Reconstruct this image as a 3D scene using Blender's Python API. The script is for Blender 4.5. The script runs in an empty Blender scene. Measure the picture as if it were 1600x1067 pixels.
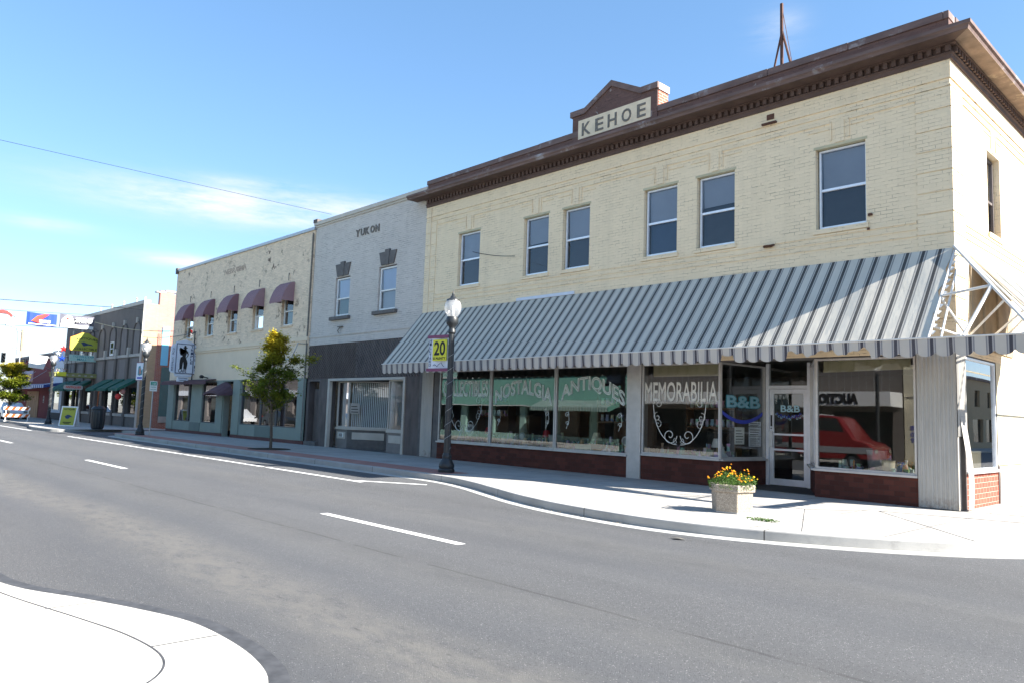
import bpy, math, random
from mathutils import Vector, Matrix
R = math.radians
random.seed(7)
sc = bpy.context.scene
col = sc.collection
# ------------------------------------------------------------------ camera
cam = bpy.data.cameras.new('camera'); co = bpy.data.objects.new('camera', cam); col.objects.link(co)
fw = Vector((-0.72161388, 0.68533675, 0.09791292)); rt = Vector((0.69061175, 0.72248132, 0.03280491)); up = Vector((0.04825785, -0.09129229, 0.99465416))
m = Matrix((rt, up, -fw)).transposed().to_4x4(); m.translation = Vector((0, 0, 1.65))
co.matrix_world = m
cam.sensor_width = 36; cam.lens = 36*1182.6/1600; cam.clip_end = 3000; cam.clip_start = .05
sc.camera = co
# ------------------------------------------------------------------ sky, sun, exposure
SUN = Vector((1.30, .53, 1.0)).normalized()
elev = math.asin(SUN.z); az = math.atan2(SUN.x, SUN.y)
w = bpy.data.worlds.new('World'); sc.world = w; w.use_nodes = True
nt = w.node_tree; nt.nodes.clear()
N = nt.nodes.new; L = nt.links.new
sky = N('ShaderNodeTexSky'); sky.sky_type = 'NISHITA'; sky.sun_disc = False
sky.sun_elevation = elev; sky.sun_rotation = az
sky.air_density = 1.0; sky.dust_density = 0.25; sky.ozone_density = 2.0
bg = N('ShaderNodeBackground'); bg.inputs[1].default_value = .055
out = N('ShaderNodeOutputWorld')
tc = N('ShaderNodeTexCoord')
def mth(op, a, b=None, nodes=None, links=None):
    n = nt.nodes.new('ShaderNodeMath'); n.operation = op
    for i, v in enumerate((a, b)):
        if v is None: continue
        if isinstance(v, (int, float)): n.inputs[i].default_value = v
        else: nt.links.new(v, n.inputs[i])
    return n.outputs[0]
sep = N('ShaderNodeSeparateXYZ'); L(tc.outputs['Generated'], sep.inputs[0])
azn = mth('ARCTAN2', sep.outputs[0], sep.outputs[1]); eln = mth('ARCSINE', sep.outputs[2])
cmb = N('ShaderNodeCombineXYZ'); L(mth('MULTIPLY', azn, 7), cmb.inputs[0]); L(mth('MULTIPLY', eln, 34), cmb.inputs[1])
noi = N('ShaderNodeTexNoise'); noi.inputs['Scale'].default_value = 1.0; noi.inputs['Detail'].default_value = 9; noi.inputs['Roughness'].default_value = .62
L(cmb.outputs[0], noi.inputs['Vector'])
def gauss(a0, e0, sa, se, amp):
    a = mth('DIVIDE', mth('SUBTRACT', azn, a0), sa); e = mth('DIVIDE', mth('SUBTRACT', eln, e0), se)
    s = mth('ADD', mth('MULTIPLY', a, a), mth('MULTIPLY', e, e))
    return mth('MULTIPLY', mth('EXPONENT', mth('MULTIPLY', s, -1)), amp)
def angs(x, y):
    d = (fw + rt*(x-800)/1182.6 - up*(y-533.5)/1182.6).normalized(); return math.atan2(d.x, d.y), math.asin(d.z)
msk = None
for px, py, sa, se, amp in ((370, 322, .155, .021, .95), (500, 322, .12, .016, .8), (280, 408, .05, .007, .8), (400, 290, .09, .008, .5), (70, 350, .05, .007, .35), (60, 560, .3, .05, .7), (1215, 45, .03, .02, .28)):
    g = gauss(*angs(px, py), sa, se, amp); msk = g if msk is None else mth('MAXIMUM', msk, g)
cl = mth('MULTIPLY', msk, mth('MULTIPLY', mth('SUBTRACT', noi.outputs[0], .33), 4.6))
cn = N('ShaderNodeClamp'); L(cl, cn.inputs[0])
mx = N('ShaderNodeMix'); mx.data_type = 'RGBA'
hs = N('ShaderNodeHueSaturation'); hs.inputs['Hue'].default_value = .488; hs.inputs['Saturation'].default_value = 1.12; hs.inputs['Value'].default_value = 1.12; L(sky.outputs[0], hs.inputs['Color'])
gm_ = N('ShaderNodeGamma'); gm_.inputs[1].default_value = .74; L(hs.outputs[0], gm_.inputs[0])
sv = N('ShaderNodeMix'); sv.data_type = 'RGBA'; sv.blend_type = 'MULTIPLY'; sv.inputs[0].default_value = 1; L(gm_.outputs[0], sv.inputs[6]); sv.inputs[7].default_value = (1.36, 1.52, 1.86, 1)
L(cn.outputs[0], mx.inputs[0]); L(sv.outputs[2], mx.inputs[6]); mx.inputs[7].default_value = (5.6, 5.7, 5.9, 1)
L(mx.outputs[2], bg.inputs[0]); L(bg.outputs[0], out.inputs[0])
sl = bpy.data.lights.new('sun', 'SUN'); sl.energy = 5.0; sl.angle = R(.5); sl.color = (1, .95, .87)
so = bpy.data.objects.new('sun', sl); col.objects.link(so); so.rotation_euler = (-SUN).to_track_quat('-Z', 'Y').to_euler(); so.location = (30, 20, 40)
sc.view_settings.view_transform = 'Standard'; sc.view_settings.look = 'None'; sc.view_settings.gamma = 1; sc.view_settings.exposure = 1.85
# ------------------------------------------------------------------ materials
def lin(r, g, b): return tuple(((c/255)/12.92 if c/255 <= .04045 else ((c/255+.055)/1.055)**2.4) for c in (r, g, b))
class G:
    """small node graph helper"""
    def __init__(s, name):
        s.m = bpy.data.materials.new(name); s.m.use_nodes = True; s.t = s.m.node_tree; s.t.nodes.clear()
        s.o = s.n('ShaderNodeOutputMaterial'); s.b = s.n('ShaderNodeBsdfPrincipled'); s.l(s.b.outputs[0], s.o.inputs[0])
        s.pos = s.n('ShaderNodeNewGeometry').outputs['Position']
    def n(s, t): return s.t.nodes.new(t)
    def l(s, a, b): s.t.links.new(a, b)
    def put(s, inp, v):
        if isinstance(v, (int, float)): inp.default_value = v
        elif isinstance(v, (tuple, list)): inp.default_value = tuple(v)+(1,) if len(inp.default_value) == 4 and len(v) == 3 else tuple(v)
        else: s.l(v, inp)
    def math(s, op, a, b=0, c=0):
        n = s.n('ShaderNodeMath'); n.operation = op
        for i, v in enumerate((a, b, c)):
            s.put(n.inputs[i], v)
        return n.outputs[0]
    def noise(s, scale, detail=4, rough=.55, vec=None, stretch=None):
        n = s.n('ShaderNodeTexNoise'); n.inputs['Scale'].default_value = scale; n.inputs['Detail'].default_value = detail; n.inputs['Roughness'].default_value = rough
        v = vec if vec is not None else s.pos
        if stretch:
            mp = s.n('ShaderNodeMapping'); mp.inputs['Scale'].default_value = stretch; s.l(v, mp.inputs[0]); v = mp.outputs[0]
        s.l(v, n.inputs['Vector']); return n.outputs[0]
    def ramp(s, v, a, b, lo=0, hi=1):
        n = s.n('ShaderNodeMapRange'); s.put(n.inputs[0], v); s.put(n.inputs[1], a); s.put(n.inputs[2], b); n.inputs[3].default_value = lo; n.inputs[4].default_value = hi
        return n.outputs[0]
    def mix(s, f, a, b):
        n = s.n('ShaderNodeMix'); n.data_type = 'RGBA'; s.put(n.inputs[0], f); s.put(n.inputs[6], a); s.put(n.inputs[7], b); return n.outputs[2]
    def xyz(s, v=None):
        n = s.n('ShaderNodeSeparateXYZ'); s.l(v if v is not None else s.pos, n.inputs[0]); return n.outputs
    def comb(s, x, y, z=0):
        n = s.n('ShaderNodeCombineXYZ'); s.put(n.inputs[0], x); s.put(n.inputs[1], y); s.put(n.inputs[2], z); return n.outputs[0]
    def bump(s, h, dist=.01, strength=1):
        n = s.n('ShaderNodeBump'); n.inputs['Distance'].default_value = dist; n.inputs['Strength'].default_value = strength; s.l(h, n.inputs['Height']); s.l(n.outputs[0], s.b.inputs['Normal'])
    def fin(s, c, rough=.8, metal=0, spec=.4):
        s.put(s.b.inputs['Base Color'], c); s.put(s.b.inputs['Roughness'], rough); s.b.inputs['Metallic'].default_value = metal; s.b.inputs['Specular IOR Level'].default_value = spec
        return s.m
def plain(name, c, rough=.7, var=.18, scale=3., metal=0, spec=.4, bump=0, dirt=None, stretch=None):
    g = G(name); n = g.noise(scale, 5, stretch=stretch); f = g.ramp(n, .3, .7)
    c = tuple(c); a = tuple(x*(1-var) for x in c); b = tuple(min(1, x*(1+var)) for x in c)
    cc = g.mix(f, a, b)
    if dirt:
        n2 = g.noise(1.3, 8, .7); cc = g.mix(g.ramp(n2, .55, .68), cc, dirt)
    if bump: g.bump(g.noise(scale*12, 4), bump)
    g.fin(cc, rough, metal, spec); return g.m
def brick(name, c, mortar, bw=.215, rh=.072, wear=None, wearamt=.62, paint=True, ms=.006, var=.10, bumpd=.006, spots=None):
    g = G(name); x, y, z = g.xyz()
    v = g.comb(g.math('ADD', x, y), z)
    b = g.n('ShaderNodeTexBrick'); g.l(v, b.inputs['Vector']); b.inputs['Scale'].default_value = 1; b.inputs['Brick Width'].default_value = bw; b.inputs['Row Height'].default_value = rh
    b.inputs['Mortar Size'].default_value = ms; b.inputs['Mortar Smooth'].default_value = .2; b.inputs['Bias'].default_value = -.2
    b.inputs['Color1'].default_value = tuple(q*(1-var) for q in c)+(1,); b.inputs['Color2'].default_value = tuple(min(1, q*(1+var*.5)) for q in c)+(1,); b.inputs['Mortar'].default_value = tuple(c)+(1,)
    fac = b.outputs['Fac']
    # mortar shows as broken dark lines
    brk = g.ramp(g.noise(1.6, 6, .7), .36, .62)
    brk = g.math('MULTIPLY', brk, g.ramp(g.noise(5.5, 5, .75, stretch=(.5, .5, 2.2)), .47, .56))
    cc = g.mix(g.math('MULTIPLY', fac, g.math('ADD', g.math('MULTIPLY', brk, .8), .035 if paint else 1.)), b.outputs['Color'], mortar)
    big = g.ramp(g.noise(.45, 8, .68), .34, .66); cc = g.mix(g.math('MULTIPLY', big, .22), cc, tuple(q*.72 for q in c))
    streak = g.ramp(g.noise(1., 5, .6, stretch=(3, 3, .25)), .5, .8); cc = g.mix(g.math('MULTIPLY', streak, .25), cc, tuple(q*.6 for q in c))
    if wear:
        wm = g.ramp(g.noise(2.2, 9, .72), wearamt, wearamt+.03); wm = g.math('MULTIPLY', wm, g.ramp(g.noise(.5, 3), .42, .6)); cc = g.mix(wm, cc, wear)
    h = g.math('SUBTRACT', g.math('MULTIPLY', g.noise(18, 4), .6), g.math('MULTIPLY', fac, g.math('ADD', g.math('MULTIPLY', brk, .9), .25))); g.bump(h, bumpd)
    return g.fin(cc, .85, 0, .3)
def asphalt(name, base=.10):
    g = G(name)
    fine = g.noise(160, 2, .7); mid = g.noise(28, 5, .7); big = g.noise(.45, 6, .6, stretch=(.35, 1.3, 1)); st = g.noise(.9, 7, .7, stretch=(.25, 2.2, 1))
    a = tuple(base*k for k in (.99, 1.0, 1.03)); c = g.mix(g.ramp(big, .35, .68), tuple(q*.90 for q in a), tuple(q*1.10 for q in a))
    c = g.mix(g.math('MULTIPLY', g.ramp(mid, .35, .7), .4), c, tuple(q*.62 for q in a))
    c = g.mix(g.math('MULTIPLY', g.ramp(st, .58, .74), .32), c, tuple(q*.62 for q in a))
    v = g.n('ShaderNodeTexVoronoi'); v.inputs['Scale'].default_value = 75; g.l(g.pos, v.inputs['Vector'])
    sp = g.n('ShaderNodeSeparateColor'); g.l(v.outputs['Color'], sp.inputs[0])
    chip = g.math('MULTIPLY', g.math('GREATER_THAN', sp.outputs[0], .84), g.math('LESS_THAN', v.outputs['Distance'], .3))
    c = g.mix(g.math('MULTIPLY', chip, .8), c, (.36, .35, .34))
    dk = g.math('MULTIPLY', g.math('LESS_THAN', sp.outputs[1], .2), g.math('LESS_THAN', v.outputs['Distance'], .45)); c = g.mix(g.math('MULTIPLY', dk, .6), c, (.03, .03, .032))
    # dark wheel-path polish and lines of old tar
    y = g.xyz()[1]; wp = None
    for yc in (3.1, 4.9, 7.6, 9.2):
        d = g.math('ABSOLUTE', g.math('SUBTRACT', y, g.math('ADD', yc, g.math('MULTIPLY', g.noise(.25, 3), .6)))); q = g.ramp(d, .1, .55, 1, 0); wp = q if wp is None else g.math('MAXIMUM', wp, q)
    c = g.mix(g.math('MULTIPLY', wp, g.math('MULTIPLY', g.ramp(g.noise(1.2, 5, .7, stretch=(.3, 1, 1)), .35, .7), .42)), c, tuple(q*.55 for q in a))
    w2 = g.n('ShaderNodeTexVoronoi'); w2.feature = 'DISTANCE_TO_EDGE'; w2.inputs['Scale'].default_value = .22
    mp = g.n('ShaderNodeVectorMath'); mp.operation = 'ADD'; g.l(g.pos, mp.inputs[0]); cn_ = g.n('ShaderNodeTexNoise'); cn_.inputs['Scale'].default_value = 1.4; g.l(g.pos, cn_.inputs['Vector']); g.l(cn_.outputs['Color'], mp.inputs[1]); g.l(mp.outputs[0], w2.inputs['Vector'])
    crack = g.math('MULTIPLY', g.math('LESS_THAN', w2.outputs['Distance'], .0016), g.ramp(g.noise(.3, 2), .52, .6)); c = g.mix(g.math('MULTIPLY', crack, .25), c, (.04, .04, .04))
    # lengthwise paving seam, worn coarse band, oil drips in the lanes
    yw = g.math('ADD', y, g.math('MULTIPLY', g.noise(.8, 4), .10)); seam = g.math('MULTIPLY', g.math('LESS_THAN', g.math('ABSOLUTE', g.math('SUBTRACT', yw, 5.32)), .022), g.ramp(g.noise(1.5, 4), .4, .5)); c = g.mix(g.math('MULTIPLY', seam, .55), c, (.035, .035, .035))
    ww = g.math('ADD', y, g.math('MULTIPLY', g.noise(.22, 4), 1.1))
    for yc, hw, amt, colr, sc_ in ((3.95, .42, .75, (1.45, 1.38, 1.26), 4.5), (5.55, .35, .35, (1.2, 1.18, 1.12), 3.5), (8.6, .5, .4, (1.22, 1.2, 1.16), 4)):
        bm = g.math('MULTIPLY', g.ramp(g.math('ABSOLUTE', g.math('SUBTRACT', ww, yc)), hw*.3, hw*1.6, 1, 0), g.ramp(g.noise(sc_, 8, .78, stretch=(.55, 1, 1)), .36, .58)); c = g.mix(g.math('MULTIPLY', bm, amt), c, tuple(base*k for k in colr))
    pit = g.math('MULTIPLY', g.ramp(g.math('ABSOLUTE', g.math('SUBTRACT', ww, 4.0)), .2, .9, 1, 0), g.ramp(g.noise(16, 5, .75, stretch=(.35, 1, 1)), .60, .66)); c = g.mix(g.math('MULTIPLY', pit, .5), c, (.035, .034, .033))
    for yc, hw, amt in ((4.75, .30, .45), (3.15, .35, .42), (7.4, .35, .38), (9.15, .3, .3)):
        bm = g.math('MULTIPLY', g.ramp(g.math('ABSOLUTE', g.math('SUBTRACT', ww, yc)), hw*.2, hw*1.5, 1, 0), g.ramp(g.noise(1.1, 6, .7, stretch=(.25, 1, 1)), .3, .6)); c = g.mix(g.math('MULTIPLY', bm, amt), c, tuple(base*k for k in (.62, .66, .74)))
    drip = g.math('MULTIPLY', g.ramp(g.noise(3.2, 2, .4, stretch=(.6, 1, 1)), .70, .76), g.ramp(g.math('ABSOLUTE', g.math('SUBTRACT', y, 8.4)), .3, .9, 1, 0)); c = g.mix(g.math('MULTIPLY', drip, .45), c, (.03, .03, .032))
    g.bump(g.math('ADD', fine, g.math('MULTIPLY', mid, .6)), .012); return g.fin(c, .8, 0, .35)
def concrete(name, c, joint=None, jc=(.07, .065, .06), rough=.85, off=(0, 0), crack=True):
    g = G(name); n = g.noise(1.1, 8, .62); f = g.ramp(n, .3, .72)
    cc = g.mix(f, tuple(q*.78 for q in c), tuple(min(1, q*1.06) for q in c))
    sp = g.noise(55, 4, .7); cc = g.mix(g.math('MULTIPLY', g.ramp(sp, .52, .75), .25), cc, tuple(q*.6 for q in c))
    st = g.ramp(g.noise(2.6, 8, .75), .56, .70); cc = g.mix(g.math('MULTIPLY', st, .42), cc, tuple(q*.55 for q in c))
    if joint:
        x, y, z = g.xyz(); jm = None
        for ax, per, o in ((x, joint[0], off[0]), (y, joint[1], off[1])):
            fr = g.math('FRACT', g.math('DIVIDE', g.math('ADD', ax, 1000*per+o), per)); d = g.math('ABSOLUTE', g.math('SUBTRACT', fr, .5)); q = g.math('LESS_THAN', d, .009/per)
            jm = q if jm is None else g.math('MAXIMUM', jm, q)
        cc = g.mix(g.math('MULTIPLY', jm, .95), cc, jc)
    g.bump(g.noise(90, 3), .003); return g.fin(cc, rough, 0, .3)
def glass(name, tint=(.8, .83, .82), refl=1., rough=.0):
    m = bpy.data.materials.new(name); m.use_nodes = True; t = m.node_tree; t.nodes.clear()
    o = t.nodes.new('ShaderNodeOutputMaterial'); mx = t.nodes.new('ShaderNodeMixShader'); tr = t.nodes.new('ShaderNodeBsdfTransparent'); gl = t.nodes.new('ShaderNodeBsdfGlossy'); fr = t.nodes.new('ShaderNodeFresnel'); mu = t.nodes.new('ShaderNodeMath'); mu.operation = 'MULTIPLY_ADD'
    fr.inputs[0].default_value = 1.5; mu.inputs[1].default_value = 1.7*refl; mu.inputs[2].default_value = .02; mu.use_clamp = True
    tr.inputs[0].default_value = tint+(1,); gl.inputs['Roughness'].default_value = rough; gl.inputs[0].default_value = (.95, .97, 1, 1)
    no = t.nodes.new('ShaderNodeTexNoise'); no.inputs['Scale'].default_value = .9; no.inputs['Detail'].default_value = 1; bp = t.nodes.new('ShaderNodeBump'); bp.inputs['Distance'].default_value = .0012; gp = t.nodes.new('ShaderNodeNewGeometry')
    t.links.new(gp.outputs['Position'], no.inputs['Vector']); t.links.new(no.outputs[0], bp.inputs['Height']); t.links.new(bp.outputs[0], gl.inputs['Normal'])
    t.links.new(fr.outputs[0], mu.inputs[0]); t.links.new(mu.outputs[0], mx.inputs[0]); t.links.new(tr.outputs[0], mx.inputs[1]); t.links.new(gl.outputs[0], mx.inputs[2]); t.links.new(mx.outputs[0], o.inputs[0]); return m
def stripes(name, base, bands, per, axis=0, off=0, rough=.85, wearc=None):
    """bands: list of (half width, colour) around stripe centre, widest first"""
    g = G(name); a = g.xyz()[axis]; fr = g.math('FRACT', g.math('DIVIDE', g.math('ADD', a, 100*per+off), per)); d = g.math('MULTIPLY', g.math('ABSOLUTE', g.math('SUBTRACT', fr, .5)), per)
    n = g.ramp(g.noise(1.5, 6, .65), .3, .75); c = g.mix(n, tuple(q*.86 for q in base), base)
    for hw, cc in bands: c = g.mix(g.math('LESS_THAN', d, hw), c, cc)
    st = g.ramp(g.noise(2, 6, .7, stretch=(1, .3, .3)), .5, .8); c = g.mix(g.math('MULTIPLY', st, .25), c, wearc or tuple(q*.6 for q in base))
    g.bump(g.noise(5, 3, stretch=(1, .25, .25)), .012); return g.fin(c, rough, 0, .2)
def bark(name): 
    g = G(name); n = g.noise(14, 5, .6, stretch=(1, 1, .2)); g.bump(n, .01); return g.fin(g.mix(n, (.05, .04, .035), (.16, .13, .1)), .9)
def leafm(name, a, b, ztop=None, top=None, zr=1.):
    g = G(name); n = g.ramp(g.noise(2.2, 4, .6), .35, .65); n2 = g.ramp(g.noise(14, 2), .35, .65); c = g.mix(n, a, b); c = g.mix(g.math('MULTIPLY', n2, .4), c, tuple(q*.55 for q in a))
    if top:
        z = g.xyz()[2]; f = g.math('ADD', g.math('DIVIDE', g.math('SUBTRACT', z, ztop), zr), g.math('SUBTRACT', g.noise(2.6, 4), .5)); cl = g.n('ShaderNodeClamp'); g.l(f, cl.inputs[0]); c = g.mix(cl.outputs[0], c, top)
    g.fin(c, .6, 0, .25)
    tl = g.n('ShaderNodeBsdfTranslucent'); g.l(c, tl.inputs[0]); mxs = g.n('ShaderNodeMixShader'); mxs.inputs[0].default_value = .35; g.l(g.b.outputs[0], mxs.inputs[1]); g.l(tl.outputs[0], mxs.inputs[2]); g.l(mxs.outputs[0], g.o.inputs[0]); return g.m
CREAM = (.86, .70, .48)
M = dict(
 cream_brick=brick('painted_cream_brick', CREAM, (.20, .16, .11), rh=.078, bw=.235, wear=(.20, .13, .09), wearamt=.69, var=.035, ms=.0045),
 cream_trim=plain('cream_trim', (.74, .61, .44), .85, .1, 4, bump=.004),
 cream_wall=plain('cream_stucco', (.64, .58, .43), .9, .08, 1.5, bump=.004, dirt=(.5, .44, .33)),
 grey_brick=brick('painted_grey_brick', (.60, .55, .50), (.22, .21, .2), rh=.078, bw=.225, wear=(.2, .18, .16), wearamt=.72, var=.05, bumpd=.01),
 neb_brick=brick('worn_cream_brick', (.84, .665, .49), (.2, .15, .11), rh=.078, bw=.225, wear=(.16, .11, .08), wearamt=.575, var=.12, bumpd=.009),
 neb_panel=plain('beige_panel', (.72, .585, .43), .85, .05, 1.2),
 brown_brick=brick('brown_painted_brick', (.15, .088, .075), (.05, .035, .03), rh=.078, bw=.225, wear=(.34, .30, .28), wearamt=.61, var=.15),
 brown=plain('brown_painted_metal', (.15, .098, .085), .7, .3, 2.5, dirt=(.34, .33, .34), stretch=(.5, 2, 2)),
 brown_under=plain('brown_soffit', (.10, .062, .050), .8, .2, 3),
 soffit_lit=plain('lit_side_soffit', (.20, .145, .11), .85, .3, 3, dirt=(.45, .36, .26)),  # lit tone of the side soffit put into its colour; the front stays brown
 red_brick=brick('red_brick', (.36, .12, .075), (.42, .38, .34), rh=.078, bw=.225, paint=False, ms=.01),
 pink_brick=brick('pink_brick', (.46, .23, .20), (.4, .3, .27), rh=.078, bw=.225),
 tan_brick=brick('tan_brick', (.46, .35, .22), (.3, .25, .2), rh=.078, bw=.225),
 tile=brick('glazed_brown_tile', (.105, .032, .022), (.06, .035, .03), bw=.2, rh=.105, ms=.004, var=.35, paint=False, bumpd=.004),
 tile_red=brick('glazed_red_tile', (.33, .085, .055), (.5, .38, .32), bw=.2, rh=.105, ms=.005, var=.2, paint=False, bumpd=.004),
 asphalt=asphalt('asphalt', .112), asphalt2=asphalt('side_street_asphalt', .108),
 tar=plain('dark_tar_joint', (.055, .056, .06), .7, .3, 9),
 ground=plain('dry_ground', (.25, .23, .19), .95, .3, .5, bump=.02),
 sidewalk=concrete('sidewalk_concrete', (.42, .40, .37), (1.55, 1.5), off=(.3, .62)),
 curb=concrete('curb_concrete', (.40, .39, .37), (3.1, 400.), off=(.8, 150)),
 gutter=concrete('gutter_concrete', (.46, .45, .42)),
 apron=concrete('pale_corner_concrete', (.50, .48, .435)),
 pavers=brick('red_pavers', (.40, .20, .165), (.22, .14, .12), bw=.2, rh=.1, paint=False, ms=.006),
 paint=plain('road_paint', (.78, .78, .76), .7, .06, 20, dirt=(.5, .5, .5)),
 alu=plain('window_aluminium', (.78, .80, .84), .35, .06, 6, metal=.3),
 alu_dark=plain('mill_aluminium', (.50, .48, .46), .45, .1, 4, metal=.4),
 white=plain('white_paint', (.74, .74, .72), .6, .05, 4),
 beige_trim=plain('beige_trim', (.50, .46, .40), .7, .08, 3),
 charcoal=plain('charcoal_wood', (.115, .095, .088), .8, .25, 5, stretch=(1, 1, .3), bump=.003),
 charcoal_l=plain('warm_grey_panel', (.22, .20, .19), .8, .1, 4),
 sill_dark=plain('dark_grey_stone', (.13, .12, .115), .85, .15, 6, bump=.003),
 glass=glass('shop_glass', (.84, .87, .86), 1.1), glass_soft=glass('slanted_window_glass', (.82, .85, .84), .06), glass_up=glass('upper_window_glass', (.8, .84, .88), .6), glass_green=glass('window_glass_green', (.45, .6, .55), 1.5),
 blind=plain('roller_blind', (.42, .44, .48), .9, .06, 1.5), blind_dark=plain('dark_window_screen', (.05, .045, .045), .9, .1, 4), blind_bright=plain('pale_blind', (.55, .60, .72), .9, .03, 2),
 blind_teal=plain('teal_curtain', (.10, .17, .16), .9, .1, 2), blind_blue=plain('blue_tinted_screen', (.03, .06, .12), .5, .1, 3),
 slat=plain('vertical_blind_slats', (.85, .88, .9), .8, .05, 3),
 yellow_shade=plain('yellowed_shade', (.50, .45, .30), .9, .1, 2),
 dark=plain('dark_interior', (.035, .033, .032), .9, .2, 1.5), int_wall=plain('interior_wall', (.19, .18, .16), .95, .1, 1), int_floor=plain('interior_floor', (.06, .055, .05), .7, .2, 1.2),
 black=plain('black_cast_iron', (.018, .021, .024), .45, .2, 8, spec=.5), steel=plain('galvanised_steel', (.42, .43, .44), .45, .1, 6, metal=.6),
 frame_white=plain('white_tube_frame', (.62, .60, .56), .5, .1, 9), rust=plain('rusty_steel', (.10, .045, .03), .8, .3, 9),
 lamp_glass=None,
 teal_wall=plain('pale_teal_paint', (.235, .27, .235), .75, .06, 2, bump=.002), teal_dark=plain('deeper_teal_paint', (.15, .18, .16), .75, .06, 2),
 maroon_base=plain('maroon_base', (.12, .05, .045), .8, .12, 3), maroon=plain('maroon_canvas', (.10, .055, .065), .85, .15, 3),
 maroon_str=stripes('faded_plum_striped_canvas', (.33, .21, .23), [(.02, (.22, .12, .14))], .09, 0),
 far_grey=plain('taupe_masonry', (.15, .13, .115), .9, .1, 1.5), far_grey_l=plain('taupe_infill', (.185, .165, .155), .9, .06, 2), far_trim=plain('taupe_trim', (.11, .095, .085), .9, .1, 2), stone_l=plain('pale_stone', (.40, .37, .33), .85, .1, 3),
 green_aw=plain('dark_green_canvas', (.012, .09, .065), .8, .15, 2), yellow_green=plain('sign_lime', (.36, .37, .05), .6, .04, 2), pale_teal_sign=plain('pale_teal_sign', (.36, .52, .46), .7, .1, 3),
 orange=plain('orange_paint', (.42, .085, .012), .6, .1, 3), olive=plain('olive_trim', (.24, .24, .10), .8, .1, 2), wood_red=plain('orange_brown_door', (.33, .10, .04), .6, .15, 3),
 red_wall=plain('dark_red_stucco', (.17, .035, .035), .9, .12, 1.2, bump=.003), plywood=plain('plywood_boarding', (.36, .22, .12), .85, .2, 2, stretch=(2, 2, .4)), white_wall=plain('white_clapboard', (.62, .63, .66), .8, .05, 3),
 blue_str=stripes('blue_white_striped_canvas', (.62, .62, .62), [(.16, (.05, .08, .26))], .7, 0), lavender=plain('faded_lilac_fascia', (.42, .38, .44), .8, .1, 2),
 sky_blue=plain('sky_blue_paint', (.20, .58, .80), .6, .04, 2), deep_blue=plain('banner_blue', (.01, .05, .38), .6, .1, 2), red=plain('bright_red', (.60, .035, .03), .5, .08, 4), yellow=plain('sign_yellow', (.62, .60, .04), .5, .03, 4), ink=plain('black_lettering', (.012, .012, .014), .6, .1, 4),
 navy=plain('navy_outline', (.03, .05, .11), .6, .1, 4), sign_white=plain('sign_white', (.62, .66, .74), .5, .05, 4), plum=plain('plum_bar', (.20, .06, .12), .6, .1, 4), green_sign=plain('green_sign', (.02, .26, .17), .5, .1, 4),
 window_paint=plain('pale_window_paint', (.80, .88, .84), .7, .1, 9), window_paint_w=plain('cream_window_paint', (.74, .72, .66), .7, .05, 9), teal_ink=plain('teal_window_paint', (.04, .22, .27), .7, .15, 9), blue_ink=plain('blue_window_paint', (.05, .07, .42), .7, .1, 9), blind_teal2=plain('muted_cyan_window_paint', (.22, .42, .50), .7, .1, 9), cyan_ink=plain('pale_cyan_window_paint', (.42, .66, .76), .7, .08, 9),
 lettergrey=plain('weathered_grey_letters', (.17, .155, .135), .9, .3, 12), faded_red=plain('faded_red_letters', (.46, .35, .27), .9, .3, 10),
 agg=None, wood=plain('weathered_board', (.34, .27, .18), .9, .2, 3), mint=plain('mint_green_fascia', (.24, .52, .42), .7, .06, 1.), mint_w=plain('pale_mint_stucco', (.30, .48, .42), .8, .08, 1.), carpaint_red=plain('red_car_paint', (.20, .014, .016), .18, .05, 3, spec=.7), carpaint_grey=plain('grey_car_paint', (.30, .30, .31), .25, .05, 3, spec=.7), carpaint_white=plain('white_car_paint', (.7, .7, .7), .2, .03, 3, spec=.7), tyre=plain('tyre_rubber', (.02, .02, .02), .85, .2, 20), chrome=plain('chrome', (.6, .6, .6), .15, .02, 3, metal=1.), car_glass=plain('dark_car_glass', (.015, .018, .02), .05, .02, 3, spec=.8),
 bark=bark('bark'), paper=plain('printed_paper', (.66, .68, .72), .8, .05, 9), soil=plain('dark_soil', (.04, .03, .022), .95, .3, 20, bump=.01),
 leaf=leafm('maple_leaves', (.10, .15, .015), (.28, .29, .03), 3.25, (.55, .44, .035), .9), leaf2=leafm('yellowing_leaves', (.10, .16, .012), (.22, .24, .02), 3.0, (.50, .40, .03), 1.8), leaf3=leafm('bedding_leaves', (.04, .10, .02), (.12, .22, .04)),
)
def ag():
    g = G('exposed_aggregate'); v = g.n('ShaderNodeTexVoronoi'); v.inputs['Scale'].default_value = 75; g.l(g.pos, v.inputs['Vector']); s = g.n('ShaderNodeSeparateColor'); g.l(v.outputs['Color'], s.inputs[0])
    c = g.mix(s.outputs[0], (.16, .12, .09), (.60, .52, .42)); c = g.mix(g.ramp(v.outputs['Distance'], .3, .6), c, (.30, .26, .21)); g.bump(v.outputs['Distance'], .006); return g.fin(c, .8)
M['agg'] = ag()
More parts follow.
